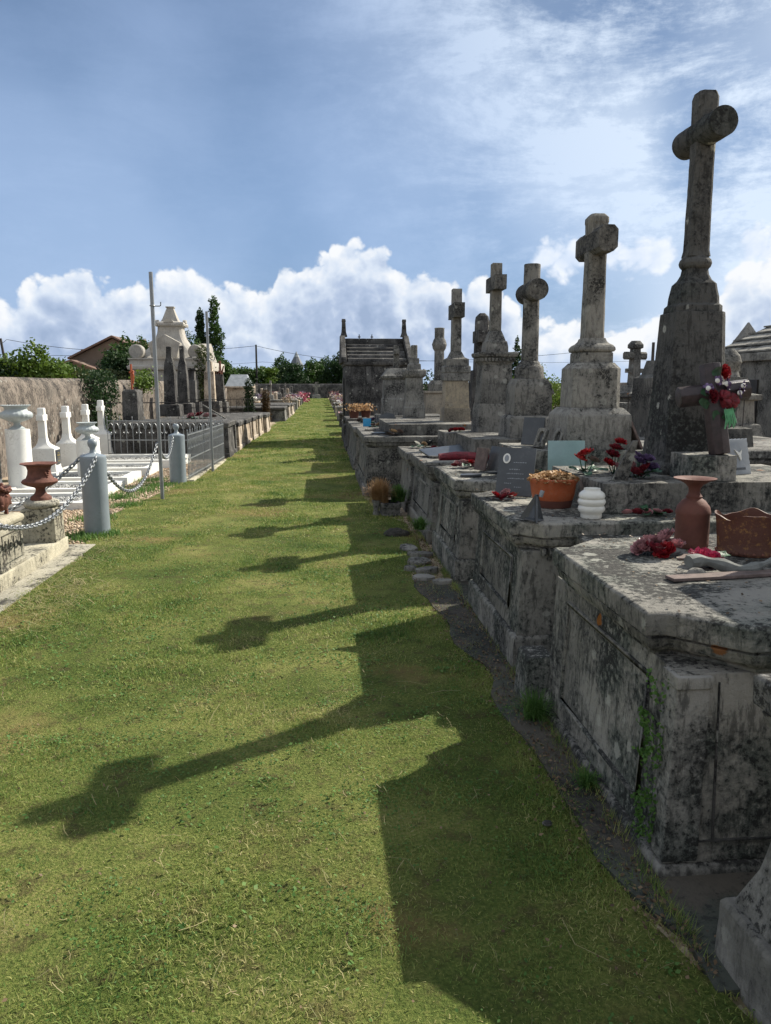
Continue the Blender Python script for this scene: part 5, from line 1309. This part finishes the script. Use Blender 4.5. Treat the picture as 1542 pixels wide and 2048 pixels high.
# white baroque mausoleum on the left
t = thing('mausoleum', 'pale stone mausoleum with a flaring scrolled roof and stubby obelisk on the left', 'mausoleum', (-6.0, 33.3, 0))
BQ = dict(bevel=.02)
bm = bm_(); loft(bm, [(0, rect(0, 0, 1.42, 2.0)), (.5, rect(0, 0, 1.40, 1.98)), (.52, rect(0, 0, 1.36, 1.94)), (2.15, rect(0, 0, 1.36, 1.94))]); obj('walls', bm, M['cream'], t, **BQ)
bm = bm_(); loft(bm, [(2.15, rect(0, 0, 1.38, 1.96)), (2.2, rect(0, 0, 1.48, 2.06)), (2.33, rect(0, 0, 1.50, 2.08)), (2.36, rect(0, 0, 1.42, 2.0)), (2.56, rect(0, 0, 1.40, 1.98)), (2.58, rect(0, 0, 1.45, 2.03)), (2.64, rect(0, 0, 1.45, 2.03))]); obj('cornice', bm, M['cream'], t, **BQ)
lv = []
for i in range(11):
    f = i/10; lv.append((2.64+1.32*f, cham(-.1, 0, .48+.80*(1-f)**2.2, .48+.9*(1-f)**2.2, .10)))
bm = bm_(); loft(bm, lv); obj('flaring_roof', bm, M['cream'], t, bevel=.015)
bm = bm_(); loft(bm, [(3.96, rect(-.1, 0, .50, .50)), (4.0, rect(-.1, 0, .56, .56)), (4.06, rect(-.1, 0, .60, .60)), (4.12, rect(-.1, 0, .58, .58)), (4.16, rect(-.1, 0, .40, .40))])
for i in range(14):
    u = -.56+1.12*i/13
    for (x, y) in ((u, -.58), (-.58, u), (.58, u)): box(bm, x-.1-.025, x-.1+.025, y-.025, y+.025, 3.985, 4.045)
obj('roof_collar', bm, M['cream'], t)
for (x, y) in ((-.1, -.56), (.46, 0), (-.66, 0), (-.1, .56)):
    bm = bm_(); prism(bm, [(.2*math.cos(PI*i/10), .13*math.sin(PI*i/10)) for i in range(11)], -.06, .06); bmesh.ops.rotate(bm, cent=(0, 0, 0), matrix=Matrix.Rotation(0 if abs(x+.1) < .1 else PI/2, 3, 'Z'), verts=bm.verts); bmesh.ops.translate(bm, vec=(x, y, 4.12), verts=bm.verts); obj('antefix', bm, M['cream'], t)
bm = bm_(); loft(bm, [(4.14, rect(-.1, 0, .36, .36)), (4.3, rect(-.1, 0, .28, .28)), (4.72, rect(-.1, 0, .13, .13)), (4.73, rect(-.1, 0, .17, .17)), (4.78, rect(-.1, 0, .17, .17))]); obj('finial', bm, M['cream'], t, bevel=.01)
for (x, y, rz) in ((-1.18, -1.5, 0), (1.1, -1.5, 0), (-1.18, 1.5, 0), (1.1, 1.5, 0)):   # scrolls
    bm = bm_(); lathe(bm, [(.12, -.27), (.14, -.30), (.20, -.25), (.24, -.28), (.28, -.24), (.28, .24), (.24, .28), (.12, .28)], 24)
    bmesh.ops.rotate(bm, cent=(0, 0, 0), matrix=Matrix.Rotation(PI/2, 3, 'X'), verts=bm.verts); bmesh.ops.translate(bm, vec=(x, y, 2.90), verts=bm.verts); obj('scroll', bm, M['cream'], t)
bm = bm_(); prism(bm, [(-.52, 2.66), (.45, 2.66), (.60, 3.22), (0, 3.55), (-.62, 3.22)], -2.12, -1.72)
obj('acroterion', bm, M['cream'], t, bevel=.02)
bm = bm_(); prism(bm, [(-.42, 2.66), (.42, 2.66), (.62, 3.10), (0, 3.3), (-.62, 3.10)], 1.1, 1.5, 'x'); obj('acroterion', bm, M['cream'], t, bevel=.02)
bm = bm_(); prism(bm, [(-2.06, 2.64), (2.06, 2.64), (0, 3.28)], 1.0, 1.45, 'x'); obj('pediment', bm, M['cream'], t, bevel=.02)
for y in (-1.75, -.95, .95, 1.75):
    bm = bm_(); lathe(bm, [(.20, .5), (.20, .6), (.15, .66), (.14, 1.9), (.16, 1.95), (.2, 2.0), (.2, 2.15)], 20, cx=1.52, cy=y); obj('column', bm, M['cream'], t, smooth=40)
bm = bm_(); box(bm, 1.36, 1.385, -.6, .6, .5, 1.95); obj('door', bm, M['iron'], t)
bm = bm_(); box(bm, 1.36, 1.8, -2.0, 2.0, 0, .5); obj('porch_step', bm, M['cream'], t, bevel=.01)
bm = bm_(); box(bm, 1.36, 1.78, -1.98, 1.98, 2.16, 2.5); obj('entablature', bm, M['cream'], t, bevel=.01)

# dark chapel on the right with a stepped stone roof
t = thing('chapel', 'small blackened stone chapel with stepped slab roof and two thin pinnacles', 'chapel', (1.55, 22.4, 0))
CQ = dict(bevel=.015, cell=.18, amp=.006, freq=5)
bm = bm_(); loft(bm, [(0, rect(0, 0, .92, 1.25)), (.5, rect(0, 0, .91, 1.24)), (.52, rect(0, 0, .86, 1.20)), (2.10, rect(0, 0, .86, 1.20))]); obj('walls', bm, M['darkst'], t, **CQ)
bm = bm_(); loft(bm, [(2.10, rect(0, 0, .87, 1.21)), (2.14, rect(0, 0, .90, 1.27)), (2.22, rect(0, 0, .90, 1.28))]); obj('cornice', bm, M['darkst'], t, **CQ)
for k in range(5):
    bm = bm_(); f = k/5; w = 1.22*(1-f)+.06
    loft(bm, [(2.22+.105*k, rect(0, 0, .80, w)), (2.30+.105*k, rect(0, 0, .80, w-.03)), (2.325+.105*k, rect(0, 0, .80, w-.17))]); obj('roof_slab', bm, M['darkst'], t, **CQ)
bm = bm_(); box(bm, -.84, .84, -.12, .12, 2.74, 2.90); obj('ridge', bm, M['darkst'], t, **CQ)
for s in (-1, 1):
    bm = bm_(); prism(bm, [(-1.30, 2.2), (1.30, 2.2), (1.30, 2.34), (.16, 2.98), (-.16, 2.98), (-1.30, 2.34)], s*.90-.07, s*.90+.07, 'x'); obj('gable', bm, M['darkst'], t, **CQ)
    bm = bm_(); loft(bm, [(2.95, rect(s*.86, 0, .10, .13)), (3.0, rect(s*.86, 0, .085, .11)), (3.08, rect(s*.86, 0, .065, .065)), (3.36, rect(s*.86, 0, .05, .05)), (3.37, rect(s*.86, 0, .06, .06)), (3.44, rect(s*.86, 0, .05, .05))]); obj('pinnacle', bm, M['darkst'], t, **CQ)
    bm = bm_(); box(bm, s*.86-.035, s*.86+.035, -.16, .16, 3.2, 3.28); obj('cross_arm', bm, M['darkst'], t)
for x in (-.42, -.06):
    bm = bm_(); box(bm, x-.012, x+.012, -.012, .012, 2.88, 3.02); box(bm, x-.04, x+.04, -.010, .010, 2.935, 2.96); bmesh.ops.create_icosphere(bm, subdivisions=1, radius=.03, matrix=Matrix.Translation((x, 0, 2.95))); obj('finial', bm, M['iron'], t)
bm = bm_(); box(bm, -.9, -.872, -.35, .35, .1, 1.8); obj('door', bm, M['iron'], t)
for (x0, x1) in ((-.86, -.72), (-.30, -.16), (.3, .44), (.72, .86)):
    bm = bm_(); box(bm, x0, x1, -1.235, -1.19, .52, 2.1); obj('pilaster', bm, M['darkst'], t, bevel=.006)

# pale stone chapel cut by the right edge
t = thing('stone_chapel', 'big pale ashlar chapel half hidden at the right edge', 'chapel', (9.95, 14.6, 0))
bm = bm_(); loft(bm, [(0, rect(0, 0, 1.75, 1.6)), (.6, rect(0, 0, 1.74, 1.59)), (.62, rect(0, 0, 1.66, 1.5)), (2.05, rect(0, 0, 1.66, 1.5))]); obj('walls', bm, M['pale'], t, **CQ)
bm = bm_(); prism(bm, [(-1.75, 2.05), (1.75, 2.05), (1.75, 2.2), (0, 3.0), (-1.75, 2.2)], -1.6, 1.6); obj('roof', bm, M['pale'], t, **CQ)
for k in range(5):
    bm = bm_(); z = 2.22+.15*k; xx = 1.75-k*.33; 
    box(bm, -xx, -xx+.36, -1.64, 1.64, z, z+.03); obj('roof_course', bm, M['pale'], t)
bm = bm_(); loft(bm, [(1.9, rect(-1.58, -1.5, .15, .17)), (2.35, rect(-1.58, -1.5, .15, .17)), (2.4, rect(-1.58, -1.5, .2, .22)), (2.44, rect(-1.58, -1.5, .16, .18)), (2.66, rect(-1.58, -1.5, .15, .17)), (2.70, rect(-1.58, -1.5, .12, .13))]); obj('corner_turret', bm, M['pale'], t, **CQ)
bm = bm_(); box(bm, -1.70, -1.665, -.45, .35, .6, 1.7); obj('grille', bm, M['iron'], t)
bm = bm_(); loft(bm, [(2.9, rect(.1, 3.2, .5, .5)), (4.3, rect(.1, 3.2, .02, .02))]); 
bm.free()
t = thing('stone_pyramid', 'pointed stone pyramid peeping over the pale chapel roof', 'pyramid', (12.6, 22.3, 0))
bm = bm_(); loft(bm, [(0, rect(0, 0, .6, .6)), (2.4, rect(0, 0, .55, .55)), (2.45, rect(0, 0, .50, .50)), (3.42, rect(0, 0, .02, .02))]); obj('pyramid', bm, M['pale'], t, **CQ)

# second row on the right: slabs, crosses, rails
R2 = [(4.0, 6.0, 5.9, 7.3, .80, 'low dark tomb of the second row, right of the tall cross'), (4.1, 6.2, 7.7, 9.2, .92, 'speckled tomb of the second row, behind the bird plaque'), (4.2, 6.4, 9.8, 11.4, .86, 'tomb of the second row in the gap between the two nearest crosses'),
      (4.3, 6.4, 12., 13.4, .8, 'tomb of the second row under the trefoil cross'), (4.0, 6.4, 15.2, 17., .85, 'tomb of the second row behind the round-armed cross'), (4.0, 6.3, 18., 20., .8, 'far tomb of the second row')]
for (x0, x1, y0, y1, z, lab) in R2: tomb(lab, x0, x1, y0, y1, z, 'mid', MID, plan='rect', panel=False)
monument('stone_cross', 'small cross with pointed trefoil ends standing in the second row', 'stone cross', 5.78, 14., 0, [
    ('pedestal', 'rect', [(0, .45, .45), (.95, .40, .40), (.97, .26, .26), (1.35, .24, .24), (1.38, .29, .29), (1.45, .29, .29), (1.48, .2, .2), (1.6, .17, .17)]),
    ('shaft', 'rect', [(1.6, .085, .085), (2.25, .068, .068), (2.27, .10, .10), (2.33, .10, .10), (2.40, .055, .055)]),
    ('cross_arm', 'armoct', (2.13, .23, .062, .07, .03)), ('lower_arm', 'armbox', (1.86, .19, .035, .04))], 'mid', rz=R(-72))
monument('gravestone', 'white square gravestone beside the right edge, behind the bird plaque', 'gravestone', 6.3, 11.6, 0, [
    ('pedestal', 'rect', [(0, .6, .6), (.78, .55, .55), (.8, .42, .42), (1.0, .36, .36), (1.02, .3, .3), (1.36, .28, .28), (1.38, .36, .36), (1.45, .36, .36), (1.48, .24, .24), (1.72, .2, .2)]),
    ('finial', 'round', [(1.72, .16), (1.8, .13), (1.95, .17), (2.05, .14), (2.15, .05)])], 'pale')
monument('gravestone', 'dark rough stone pillar hidden behind the tall cross', 'gravestone', 5.0, 11.0, 0, [('pillar', 'rect', [(0, .4, .4), (1.7, .33, .33), (1.75, .25, .25), (1.95, .2, .2)])], 'cross')
monument('gravestone', 'rough dark stump beside the trefoil cross', 'gravestone', 6.55, 14.6, 0, [('stump', 'rect', [(0, .5, .5), (1.2, .42, .42), (1.25, .2, .2), (1.75, .16, .16), (1.78, .22, .22), (1.9, .2, .2), (1.95, .08, .08)])], 'cross')
monument('gravestone', 'short pale block just left of the trefoil cross', 'gravestone', 5.05, 13.2, 0, [('block', 'rect', [(0, .5, .4), (.95, .46, .38), (1.0, .3, .3), (1.3, .28, .28)])], 'mid')
monument('gravestone', 'slim pale post with a knob near the right edge', 'gravestone', 7.0, 12.9, 0, [('post', 'rect', [(0, .35, .35), (.9, .3, .3), (.92, .16, .16), (1.9, .14, .14)]), ('knob', 'round', [(1.9, .16), (1.98, .2), (2.1, .16), (2.15, .06)])], 'pale')
monument('stone_cross', 'little grey cross low down at the right edge', 'stone cross', 4.6, 8.4, .92, [('base', 'rect', [(.92, .2, .2), (1.12, .18, .18), (1.14, .09, .09)]), ('shaft', 'rect', [(1.14, .06, .06), (1.62, .05, .05)]), ('cross_arm', 'armbox', (1.45, .16, .05, .05))], 'cross')
monument('gravestone', 'far weathered pillar between the two nearest crosses', 'gravestone', 7.6, 21., 0, [('pillar', 'rect', [(0, .5, .5), (1.1, .45, .45), (1.15, .2, .2), (2.0, .17, .17), (2.05, .24, .24), (2.15, .2, .2)])], 'mid')
monument('gravestone', 'dark low monument behind the round-armed cross', 'gravestone', 5.4, 20.5, 0, [('block', 'rect', [(0, .7, .6), (1.35, .64, .55), (1.38, .7, .62), (1.5, .66, .58)])], 'cross')
railing('thin black iron railing in the second row, right of the tall cross', (5.0, 10.6), (5.9, 10.4), 1.35, 4, 'iron', .3, False)
railing('thin black iron railing in the second row, left of the tall cross', (4.5, 11.5), (5.3, 11.7), 1.2, 4, 'iron', .3, False)
bunch('pale dried flowers on the second row slab at the right', (5.2, 9.9, .87), [(0, 0, .06, .08, 'porc'), (.15, 0, .06, .08, 'dryfl'), (-.15, .05, .05, .07, 'porc')], 6, .2, 'plank', seed=41)

# far small graves on both sides of the path
def small_grave(x, y, side, k, lab, grp):
    t = thing('grave', lab, 'grave', (x, y, 0), group=grp); s = side; mt = ['mid', 'darkst', 'pale', 'leftst'][k % 4]; h = .45+.25*((k*7) % 5)/5
    bm = bm_(); loft(bm, [(-.02, rect(0, 0, 1.0, .85)), (h-.1, rect(0, 0, .98, .82)), (h-.08, rect(0, 0, 1.02, .88)), (h, rect(0, 0, 1.0, .86))]); obj('slab', bm, M[mt], t, bevel=.015)
    hh = h+.5+.5*((k*3) % 4)/4
    bm = bm_(); x_ = s*.75
    if k % 2: loft(bm, [(h, rect(x_, 0, .12, .35)), (hh-.1, rect(x_, 0, .11, .33)), (hh, rect(x_, 0, .1, .2))])
    else:
        loft(bm, [(h, rect(x_, 0, .2, .2)), (h+.3, rect(x_, 0, .18, .18)), (h+.32, rect(x_, 0, .07, .07)), (hh+.5, rect(x_, 0, .06, .06))]); box(bm, x_-.06, x_+.06, -.25, .25, hh+.2, hh+.32)
    obj('headstone', bm, M[mt], t, bevel=.012)
    n = 140; q = RNG.integers(0, 5, 7)
    V = leaflets(-s*.55+RNG.normal(0, .22, n), RNG.normal(0, .4, n), h+RNG.uniform(.02, .32, n), .09, None, .8)
    np_mesh('flowers', V, [(0, 1, 2, 3)], M[['pinkc', 'dryfl', 'dredc', 'porc', 'purp'][k % 5]], t)['kind'] = 'stuff'
for k in range(13):
    y = 25.4+k*5.; small_grave(1.72+.02*k, y, 1, k, 'small flower-strewn grave along the right edge of the far path', 'far small graves on the right')
for k in range(9):
    y = 46.5+k*5.4; small_grave(-2.5, y, -1, k+1, 'small flower-covered grave along the left edge of the far path', 'far small graves on the left')
for k in range(7):
    y = 48+k*6.5; small_grave(-5.2, y, -1, k+2, 'small grave in the back row on the far left', 'far small graves in the left back row')
t = thing('flower_bush', 'bright red-pink flower mass at the end of the left graves', 'flowers', (-1.6, 71, 0)); n = 300
np_mesh('blooms', leaflets(RNG.normal(0, .3, n), RNG.normal(0, .4, n), RNG.uniform(.1, .9, n), .18, None, .9), [(0, 1, 2, 3)], M['hotc'], t)['kind'] = 'stuff'
monument('stone_cross', 'grey stone cross standing against the dark end wall', 'stone cross', -.45, 93.5, 0, [('pedestal', 'rect', [(0, .55, .55), (.45, .45, .45), (.5, .25, .25), (.9, .18, .18)]), ('shaft', 'rect', [(.9, .16, .16), (1.95, .14, .14)]), ('cross_arm', 'boxes', [(-.45, .45, -.15, .15, 1.35, 1.65)])], 'pale')
# zinc-roofed tomb on the left
t = thing('roofed_tomb', 'small tomb house with a grey zinc roof behind the pale mausoleum', 'tomb', (-3.9, 38.5, 0))
bm = bm_(); loft(bm, [(0, rect(0, 0, .55, .9)), (1.45, rect(0, 0, .52, .87)), (1.46, rect(0, 0, .66, 1.0)), (1.54, rect(0, 0, .66, 1.0))]); obj('walls', bm, M['leftst'], t, bevel=.01)
bm = bm_(); loft(bm, [(1.54, rect(0, 0, .6, .95)), (2.1, rect(0, 0, .38, .25))]); obj('roof', bm, M['zinc'], t)
t = thing('wire_cross', 'tangle of rusty iron cross and vines by the mausoleum columns', 'iron cross', (-4.2, 33.5, 0)); bm = bm_()
box(bm, -.05, .05, -.05, .05, 0, 2.6); box(bm, -.05, .05, -.35, .35, 2.1, 2.2)
for k in range(12): tube(bm, [(random.uniform(-.2, .2), random.uniform(-.3, .3), random.uniform(0, 1)), (random.uniform(-.2, .2), random.uniform(-.3, .3), random.uniform(1, 2)), (random.uniform(-.2, .2), random.uniform(-.3, .3), random.uniform(1.6, 2.5))], .02, 5)
obj('cross', bm, M['rust'], t)

# ------------------------------------------------------------------ trees and bushes
def tree(name, label, cat, x, y, h, lobes, n, size, mat, trunk=(.18, 1.2), group=None, z0=0., tilt=.9, gap=.35):
    """lobes: (dx, dy, dz, rx, ry, rz)"""
    t = thing(name, label, cat, (x, y, z0), group=group)
    bm = bm_(); tr, th = trunk
    tube(bm, [(0, 0, -.1), (.05, .03, th*.5), (-.03, .05, th), (0, 0, h*.75)], [tr, tr*.85, tr*.7, tr*.2], 9)
    for (dx, dy, dz, rx, ry, rz) in lobes: tube(bm, [(0, 0, min(th, dz*.5)), (dx*.5, dy*.5, (th+dz)*.45), (dx, dy, dz)], [tr*.5, tr*.35, tr*.1], 6)
    obj('trunk', bm, M['bark'], t)
    C, A = [], []
    tot = sum(a[3]*a[5] for a in lobes)
    for (dx, dy, dz, rx, ry, rz) in lobes:
        k = int(n*rx*rz/tot); u = RNG.normal(0, 1, (k, 3)); u /= np.linalg.norm(u, axis=1)[:, None]
        r = RNG.uniform(.25, 1., k)**.45
        # clumped, ragged outline
        bump_ = 1+.22*np.sin(u[:, 0]*5+dx*3)*np.sin(u[:, 2]*6+dz*2)+.14*np.sin(u[:, 1]*9+u[:, 2]*7)+RNG.normal(0, .05, k)
        p = u*np.array([rx, ry, rz])*(r*bump_)[:, None]+np.array([dx, dy, dz])
        g = np.sin(p[:, 0]*2.2/rx+dz)*np.sin(p[:, 1]*2.6/ry+dx)*np.sin(p[:, 2]*3.1/rz+1.)
        ok = g < 1-gap*RNG.uniform(0, 2.2, k)
        C.append(p[ok]); A.append(np.clip(RNG.beta(2, 2, ok.sum())*.75+.15*g[ok]+.1*u[ok][:, 2], 0, 1))
    C = np.concatenate(C); A = np.concatenate(A); C[:, 2] = np.maximum(C[:, 2], .05)
    np_mesh('crown', leaflets(C[:, 0], C[:, 1], C[:, 2], size, None, tilt), [(0, 1, 2, 3)], M[mat], t, attr=A)
    return t
def rl(n, rx, ry, z0, z1, r0, r1):
    return [(random.uniform(-rx, rx), random.uniform(-ry, ry), random.uniform(z0, z1), random.uniform(r0, r1), random.uniform(r0, r1), random.uniform(r0, r1)*.9) for _ in range(n)]
random.seed(21)
# belt of trees behind the end wall
GB = 'trees in the belt behind the end wall'
for (px, Y, h, mt, lab) in [(455, 112, 4.4, 'leafC', 'low yellow-green bush behind the end wall, beside the utility pole'), (492, 110, 4.2, 'leafA', 'broad bush behind the end wall, left of the utility pole'), (528, 112, 4.3, 'leafC', 'bright low bush behind the end wall, right under the utility pole'), (562, 116, 5.9, 'leafA', 'tall pointed tree behind the end wall, left of the spire'), (592, 108, 4.6, 'leafB', 'dark round tree right in front of the spire'), (622, 112, 5.3, 'leafA', 'mid green tree just right of the spire'), (650, 116, 5.7, 'leafA', 'round tree behind the end wall above the stone cross'), (678, 110, 6.1, 'leafB', 'tall dark tree behind the left pinnacle of the dark chapel'),
                            (712, 114, 5.6, 'leafB', 'tree hidden behind the dark chapel'), (760, 116, 5.4, 'leafA', 'tree behind the end wall, right of the dark chapel'), (810, 118, 5.0, 'leafA', 'tree behind the end wall, farther right')]:
    x = px_x(px, Y)
    tree('broadleaf_tree', lab, 'tree', x, Y, h, rl(7, 1.5, 1.2, h*.28, h*.72, 1.0, 1.5)+[(0, 0, h*.74, 1.1, 1.1, h*.25)], 7000, .30, mt, (.16, 1.2), GB)
# left, behind the wall
GL = 'bushes behind the left wall'
for (px, Y, h, mt, wd, lab) in [(-25, 30, 2.75, 'leafB', 1., 'dark bush behind the left wall at the photo edge'), (22, 33, 2.5, 'leafO', 1.1, 'olive-green bush behind the left wall, under the small poles'), (75, 30, 3.0, 'leafC', 1.0, 'bright feathery bush behind the left wall'), (115, 34, 2.35, 'leafA', 1.2, 'spreading bush behind the left wall, left of the house'), (165, 31, 1.95, 'leafO', 1.2, 'low bush behind the left wall in front of the house'), (205, 33, 1.9, 'leafO', .9, 'small bush behind the left wall below the house gable'), (262, 36, 3.5, 'leafA', .7, 'leafy tree in front of the right half of the house'), (244, 34.5, 2.9, 'leafB', .5, 'dense dark bush at the foot of the house wall'),
                                (292, 44, 4.0, 'leafA', .8, 'feathery shrub between the house and the mausoleum roof'), (378, 52, 4.9, 'leafA', 1.0, 'round bushy tree behind the right shoulder of the mausoleum'), (402, 46, 3.9, 'leafA', .7, 'bush below the two poplars'), (440, 48, 3.2, 'leafA', .7, 'bush right of the mausoleum')]:
    x = px_x(px, Y)
    h += .25
    tree('shrub', lab, 'shrub', x, Y, h, rl(8, wd, .6, h*.45, h*.72, .55, .85)+[(0, 0, h*.72, .6, .5, h*.26)], 7500, .15, mt, (.07, .6), GL)
for (px, Y, zt, r, lab, mt) in [(405, 70, 8.0, .62, 'shorter darker poplar behind the mausoleum', 'leafB'), (433, 70, 9.1, .72, 'taller poplar behind the mausoleum', 'leafA')]:
    x = px_x(px, Y)
    tree('poplar', lab, 'tree', x, Y, zt, [(.05*math.sin(k*2.1), .05, 1.4+k*(zt-2.)/6.2, 1.2*r*(1.-.06*k)*(1.05 if k < 5 else .72), r, .95) for k in range(7)], 9000, .2, mt, (.14, 1.2), 'poplars')
# clipped cypress columns among the far graves
tree('cypress', 'dark green columnar conifer among the left graves', 'conifer', -3.05, 34., 1.95, [(0, 0, .25+.27*k, .27-.012*k, .27-.012*k, .3) for k in range(6)], 3200, .07, 'leafB', (.05, .3))
tree('cypress', 'browned columnar conifer among the left graves', 'conifer', -2.35, 34., 1.55, [(0, 0, .2+.24*k, .22-.012*k, .22-.012*k, .26) for k in range(5)], 2800, .06, 'cypbr', (.05, .3))
# right
tree('spruce', 'dark spruce between the dentilled and the round-armed cross', 'conifer', 10.2, 40, 3.9, [(0, 0, .8+.42*k, .95-.12*k, .95-.12*k, .35) for k in range(8)], 2600, .16, 'leafB', (.1, .6))
for (x, y, h, lab, mt) in [(8.5, 30, 2.45, 'bright yellow-green bush behind the round-armed cross', 'leafC'), (7.9, 33, 2.3, 'bright bush just left of the round-armed cross', 'leafC'), (9.9, 31, 2.1, 'low bright bush right of the round-armed cross', 'leafC'), (13.0, 27, 2.6, 'bush showing left of the tall cross pedestal', 'leafA')]:
    tree('shrub', lab, 'shrub', x, y, h, rl(5, .6, .5, h*.35, h*.7, .4, .6)+[(0, 0, h*.72, .45, .45, h*.24)], 2600, .10, mt, (.06, .5), 'bushes on the right')
tree('shrub', 'dark tree between the far gravestones and the ochre pedestal', 'shrub', 5.6, 36, 2.6, rl(6, .8, .5, .8, 1.9, .6, .8), 2600, .12, 'leafB', (.08, .6), 'bushes on the right')
# ivy climbing over the left wall
t = thing('ivy', 'dark ivy mound climbing the left wall behind the white crosses', 'ivy', (-5.35, 19.6, 0)); n = 5200
yy = RNG.normal(0, .75, n); zz = RNG.uniform(0, 1.95, n); ok = (np.abs(yy) < 1.15-.35*(zz/1.9)**2+.2*np.sin(zz*5)+.15*np.sin(yy*7)); yy, zz = yy[ok], zz[ok]; n = len(yy)
xx = RNG.uniform(-.25, .22, n)+.10*np.sin(yy*4)*np.sin(zz*5)
np_mesh('leaves', leaflets(xx, yy, zz, .075, None, 1.), [(0, 1, 2, 3)], M['leafB'], t, attr=RNG.uniform(0, 1, n))
bm = bm_()
for k in range(6): tube(bm, [(-.2, -.5+.2*k, 0), (-.15, -.45+.2*k, .8), (-.22, -.3+.13*k, 1.7)], .02, 6)
obj('stem', bm, M['bark'], t)
t = thing('ivy', 'light green creeper on the wall by the iron crucifix', 'ivy', (-5.4, 24.5, 0)); n = 1000
np_mesh('leaves', leaflets(RNG.normal(.05, .12, n), RNG.normal(0, .5, n), RNG.normal(1.72, .14, n), .09, None, 1.), [(0, 1, 2, 3)], M['leafC'], t, attr=RNG.uniform(0, 1, n))
tree('climber', 'leafy climber covering the right corner of the mausoleum', 'climber', -4.55, 31.3, 2.9, [(0, 0, .8, .3, .3, .6), (.05, 0, 1.5, .32, .3, .6), (-.05, 0, 2.2, .36, .3, .5), (.0, 0, 2.8, .3, .3, .35)], 2600, .09, 'leafO', (.04, .4))

# ------------------------------------------------------------------ house, spire, poles and wires
t = thing('house', 'brown rendered house with a low-pitched tiled roof behind the left wall', 'house', (-13.25, 55., -.12))
bm = bm_(); prism(bm, [(-1.95, 0), (2.1, 0), (2.1, 3.75), (.5, 4.55), (-1.95, 3.38)], -5, 5); obj('wall', bm, M['housew'], t)
for (a, b) in (((-2.2, 3.28), (.5, 4.62)), ((.5, 4.62), (2.35, 3.68))):
    bm = bm_(); prism(bm, [a, b, (b[0], b[1]+.12), (a[0], a[1]+.12)], -5.3, 5.3); obj('roof', bm, M['roof'], t)
bm = bm_(); box(bm, 1.2, 1.55, -1, -.4, 4.0, 4.75); obj('chimney', bm, M['housew'], t)
bm = bm_(); box(bm, -1.75, -1.55, -4., -3.6, 3.4, 3.95); obj('chimney', bm, M['housew'], t)
bm = bm_(); box(bm, .12, .40, -5.05, -5.0, 3.1, 3.85); f = obj('shutter', bm, M['zinc'], t)
bm = bm_(); box(bm, .40, .75, -5.03, -5.0, 3.1, 3.85); obj('window', bm, M['glass'], t)
t = thing('lean_to', 'small lean-to with a pale tiled roof at the foot of the brown house', 'shed', (-14.3, 48.8, -.1))
bm = bm_(); prism(bm, [(-1.1, 0), (1.3, 0), (1.3, 2.45), (.1, 3.05), (-1.1, 2.85)], -1, 1); obj('wall', bm, M['housew'], t)
bm = bm_(); prism(bm, [(-.35, 3.08), (1.6, 2.36), (1.6, 2.46), (-.35, 3.18)], -1.2, 1.2); obj('roof', bm, M['roof'], t); bm = bm_(); prism(bm, [(-1.25, 2.82), (-.35, 3.08), (-.35, 3.18), (-1.25, 2.92)], -1.2, 1.2); obj('roof', bm, M['roof'], t)
t = thing('church_spire', 'grey slate church spire with a pale tip rising over the trees', 'spire', (-8.8, 300, 0))
bm = bm_(); box(bm, -2., 2., -2., 2., 0, 8.5); obj('tower', bm, M['cream'], t)
bm = bm_(); loft(bm, [(8.5, ngon(0, 0, 2.9, 8)), (12.1, ngon(0, 0, 1.0, 8))]); obj('slate_cone', bm, M['spire'], t, smooth=0)
bm = bm_(); loft(bm, [(12.1, ngon(0, 0, 1.05, 8)), (14.2, ngon(0, 0, .05, 8))]); obj('tip', bm, M['zinc'], t, smooth=0)
def upole(label, x, y, h, r):
    bm = bm_(); tube(bm, [(0, 0, -.1), (0, 0, h)], [r, r*.75], 8); return tag(obj('utility_pole', bm, M['iron'], None, loc=(x, y, 0)), label, 'pole')
upole('dark utility pole rising over the tree belt', -8.75, 110., 7.1, .16)
upole('leftmost small dark pole behind the left wall', -24.5, 60, 5.5, .12)
o = upole('slanting small dark pole behind the left wall', -22.8, 60, 5.0, .12); o.rotation_euler = (0, R(-6), 0)
upole('dark pole left of the tall cross, far off', 16.6, 38, 3.7, .1)
def wire(label, pts, r):
    out = []
    for a, b in zip(pts[:-1], pts[1:]):
        for i in range(13): f = i/13; p = Vector(a).lerp(Vector(b), f); p.z -= 1.0*4*f*(1-f)*.5; out.append(p)
    out.append(Vector(pts[-1])); bm = bm_(); tube(bm, out, r, 5); tag(obj('overhead_wire', bm, M['iron'], None), label, 'wire')
wire('upper overhead wire strung on the utility pole', [(-40., 110, 5.6), (-8.75, 110, 6.95), (8., 112, 5.0), (40., 112, 6.6)], .028)
wire('thin overhead wire sagging behind the tree belt', [(-40., 125, 4.6), (-9., 125, 5.2), (12, 125, 5.6), (60, 125, 5.8)], .022)
wire('wire between the small poles behind the left wall', [(-24.5, 60, 5.2), (-22.9, 60, 4.9), (-10., 62, 4.4)], .018)
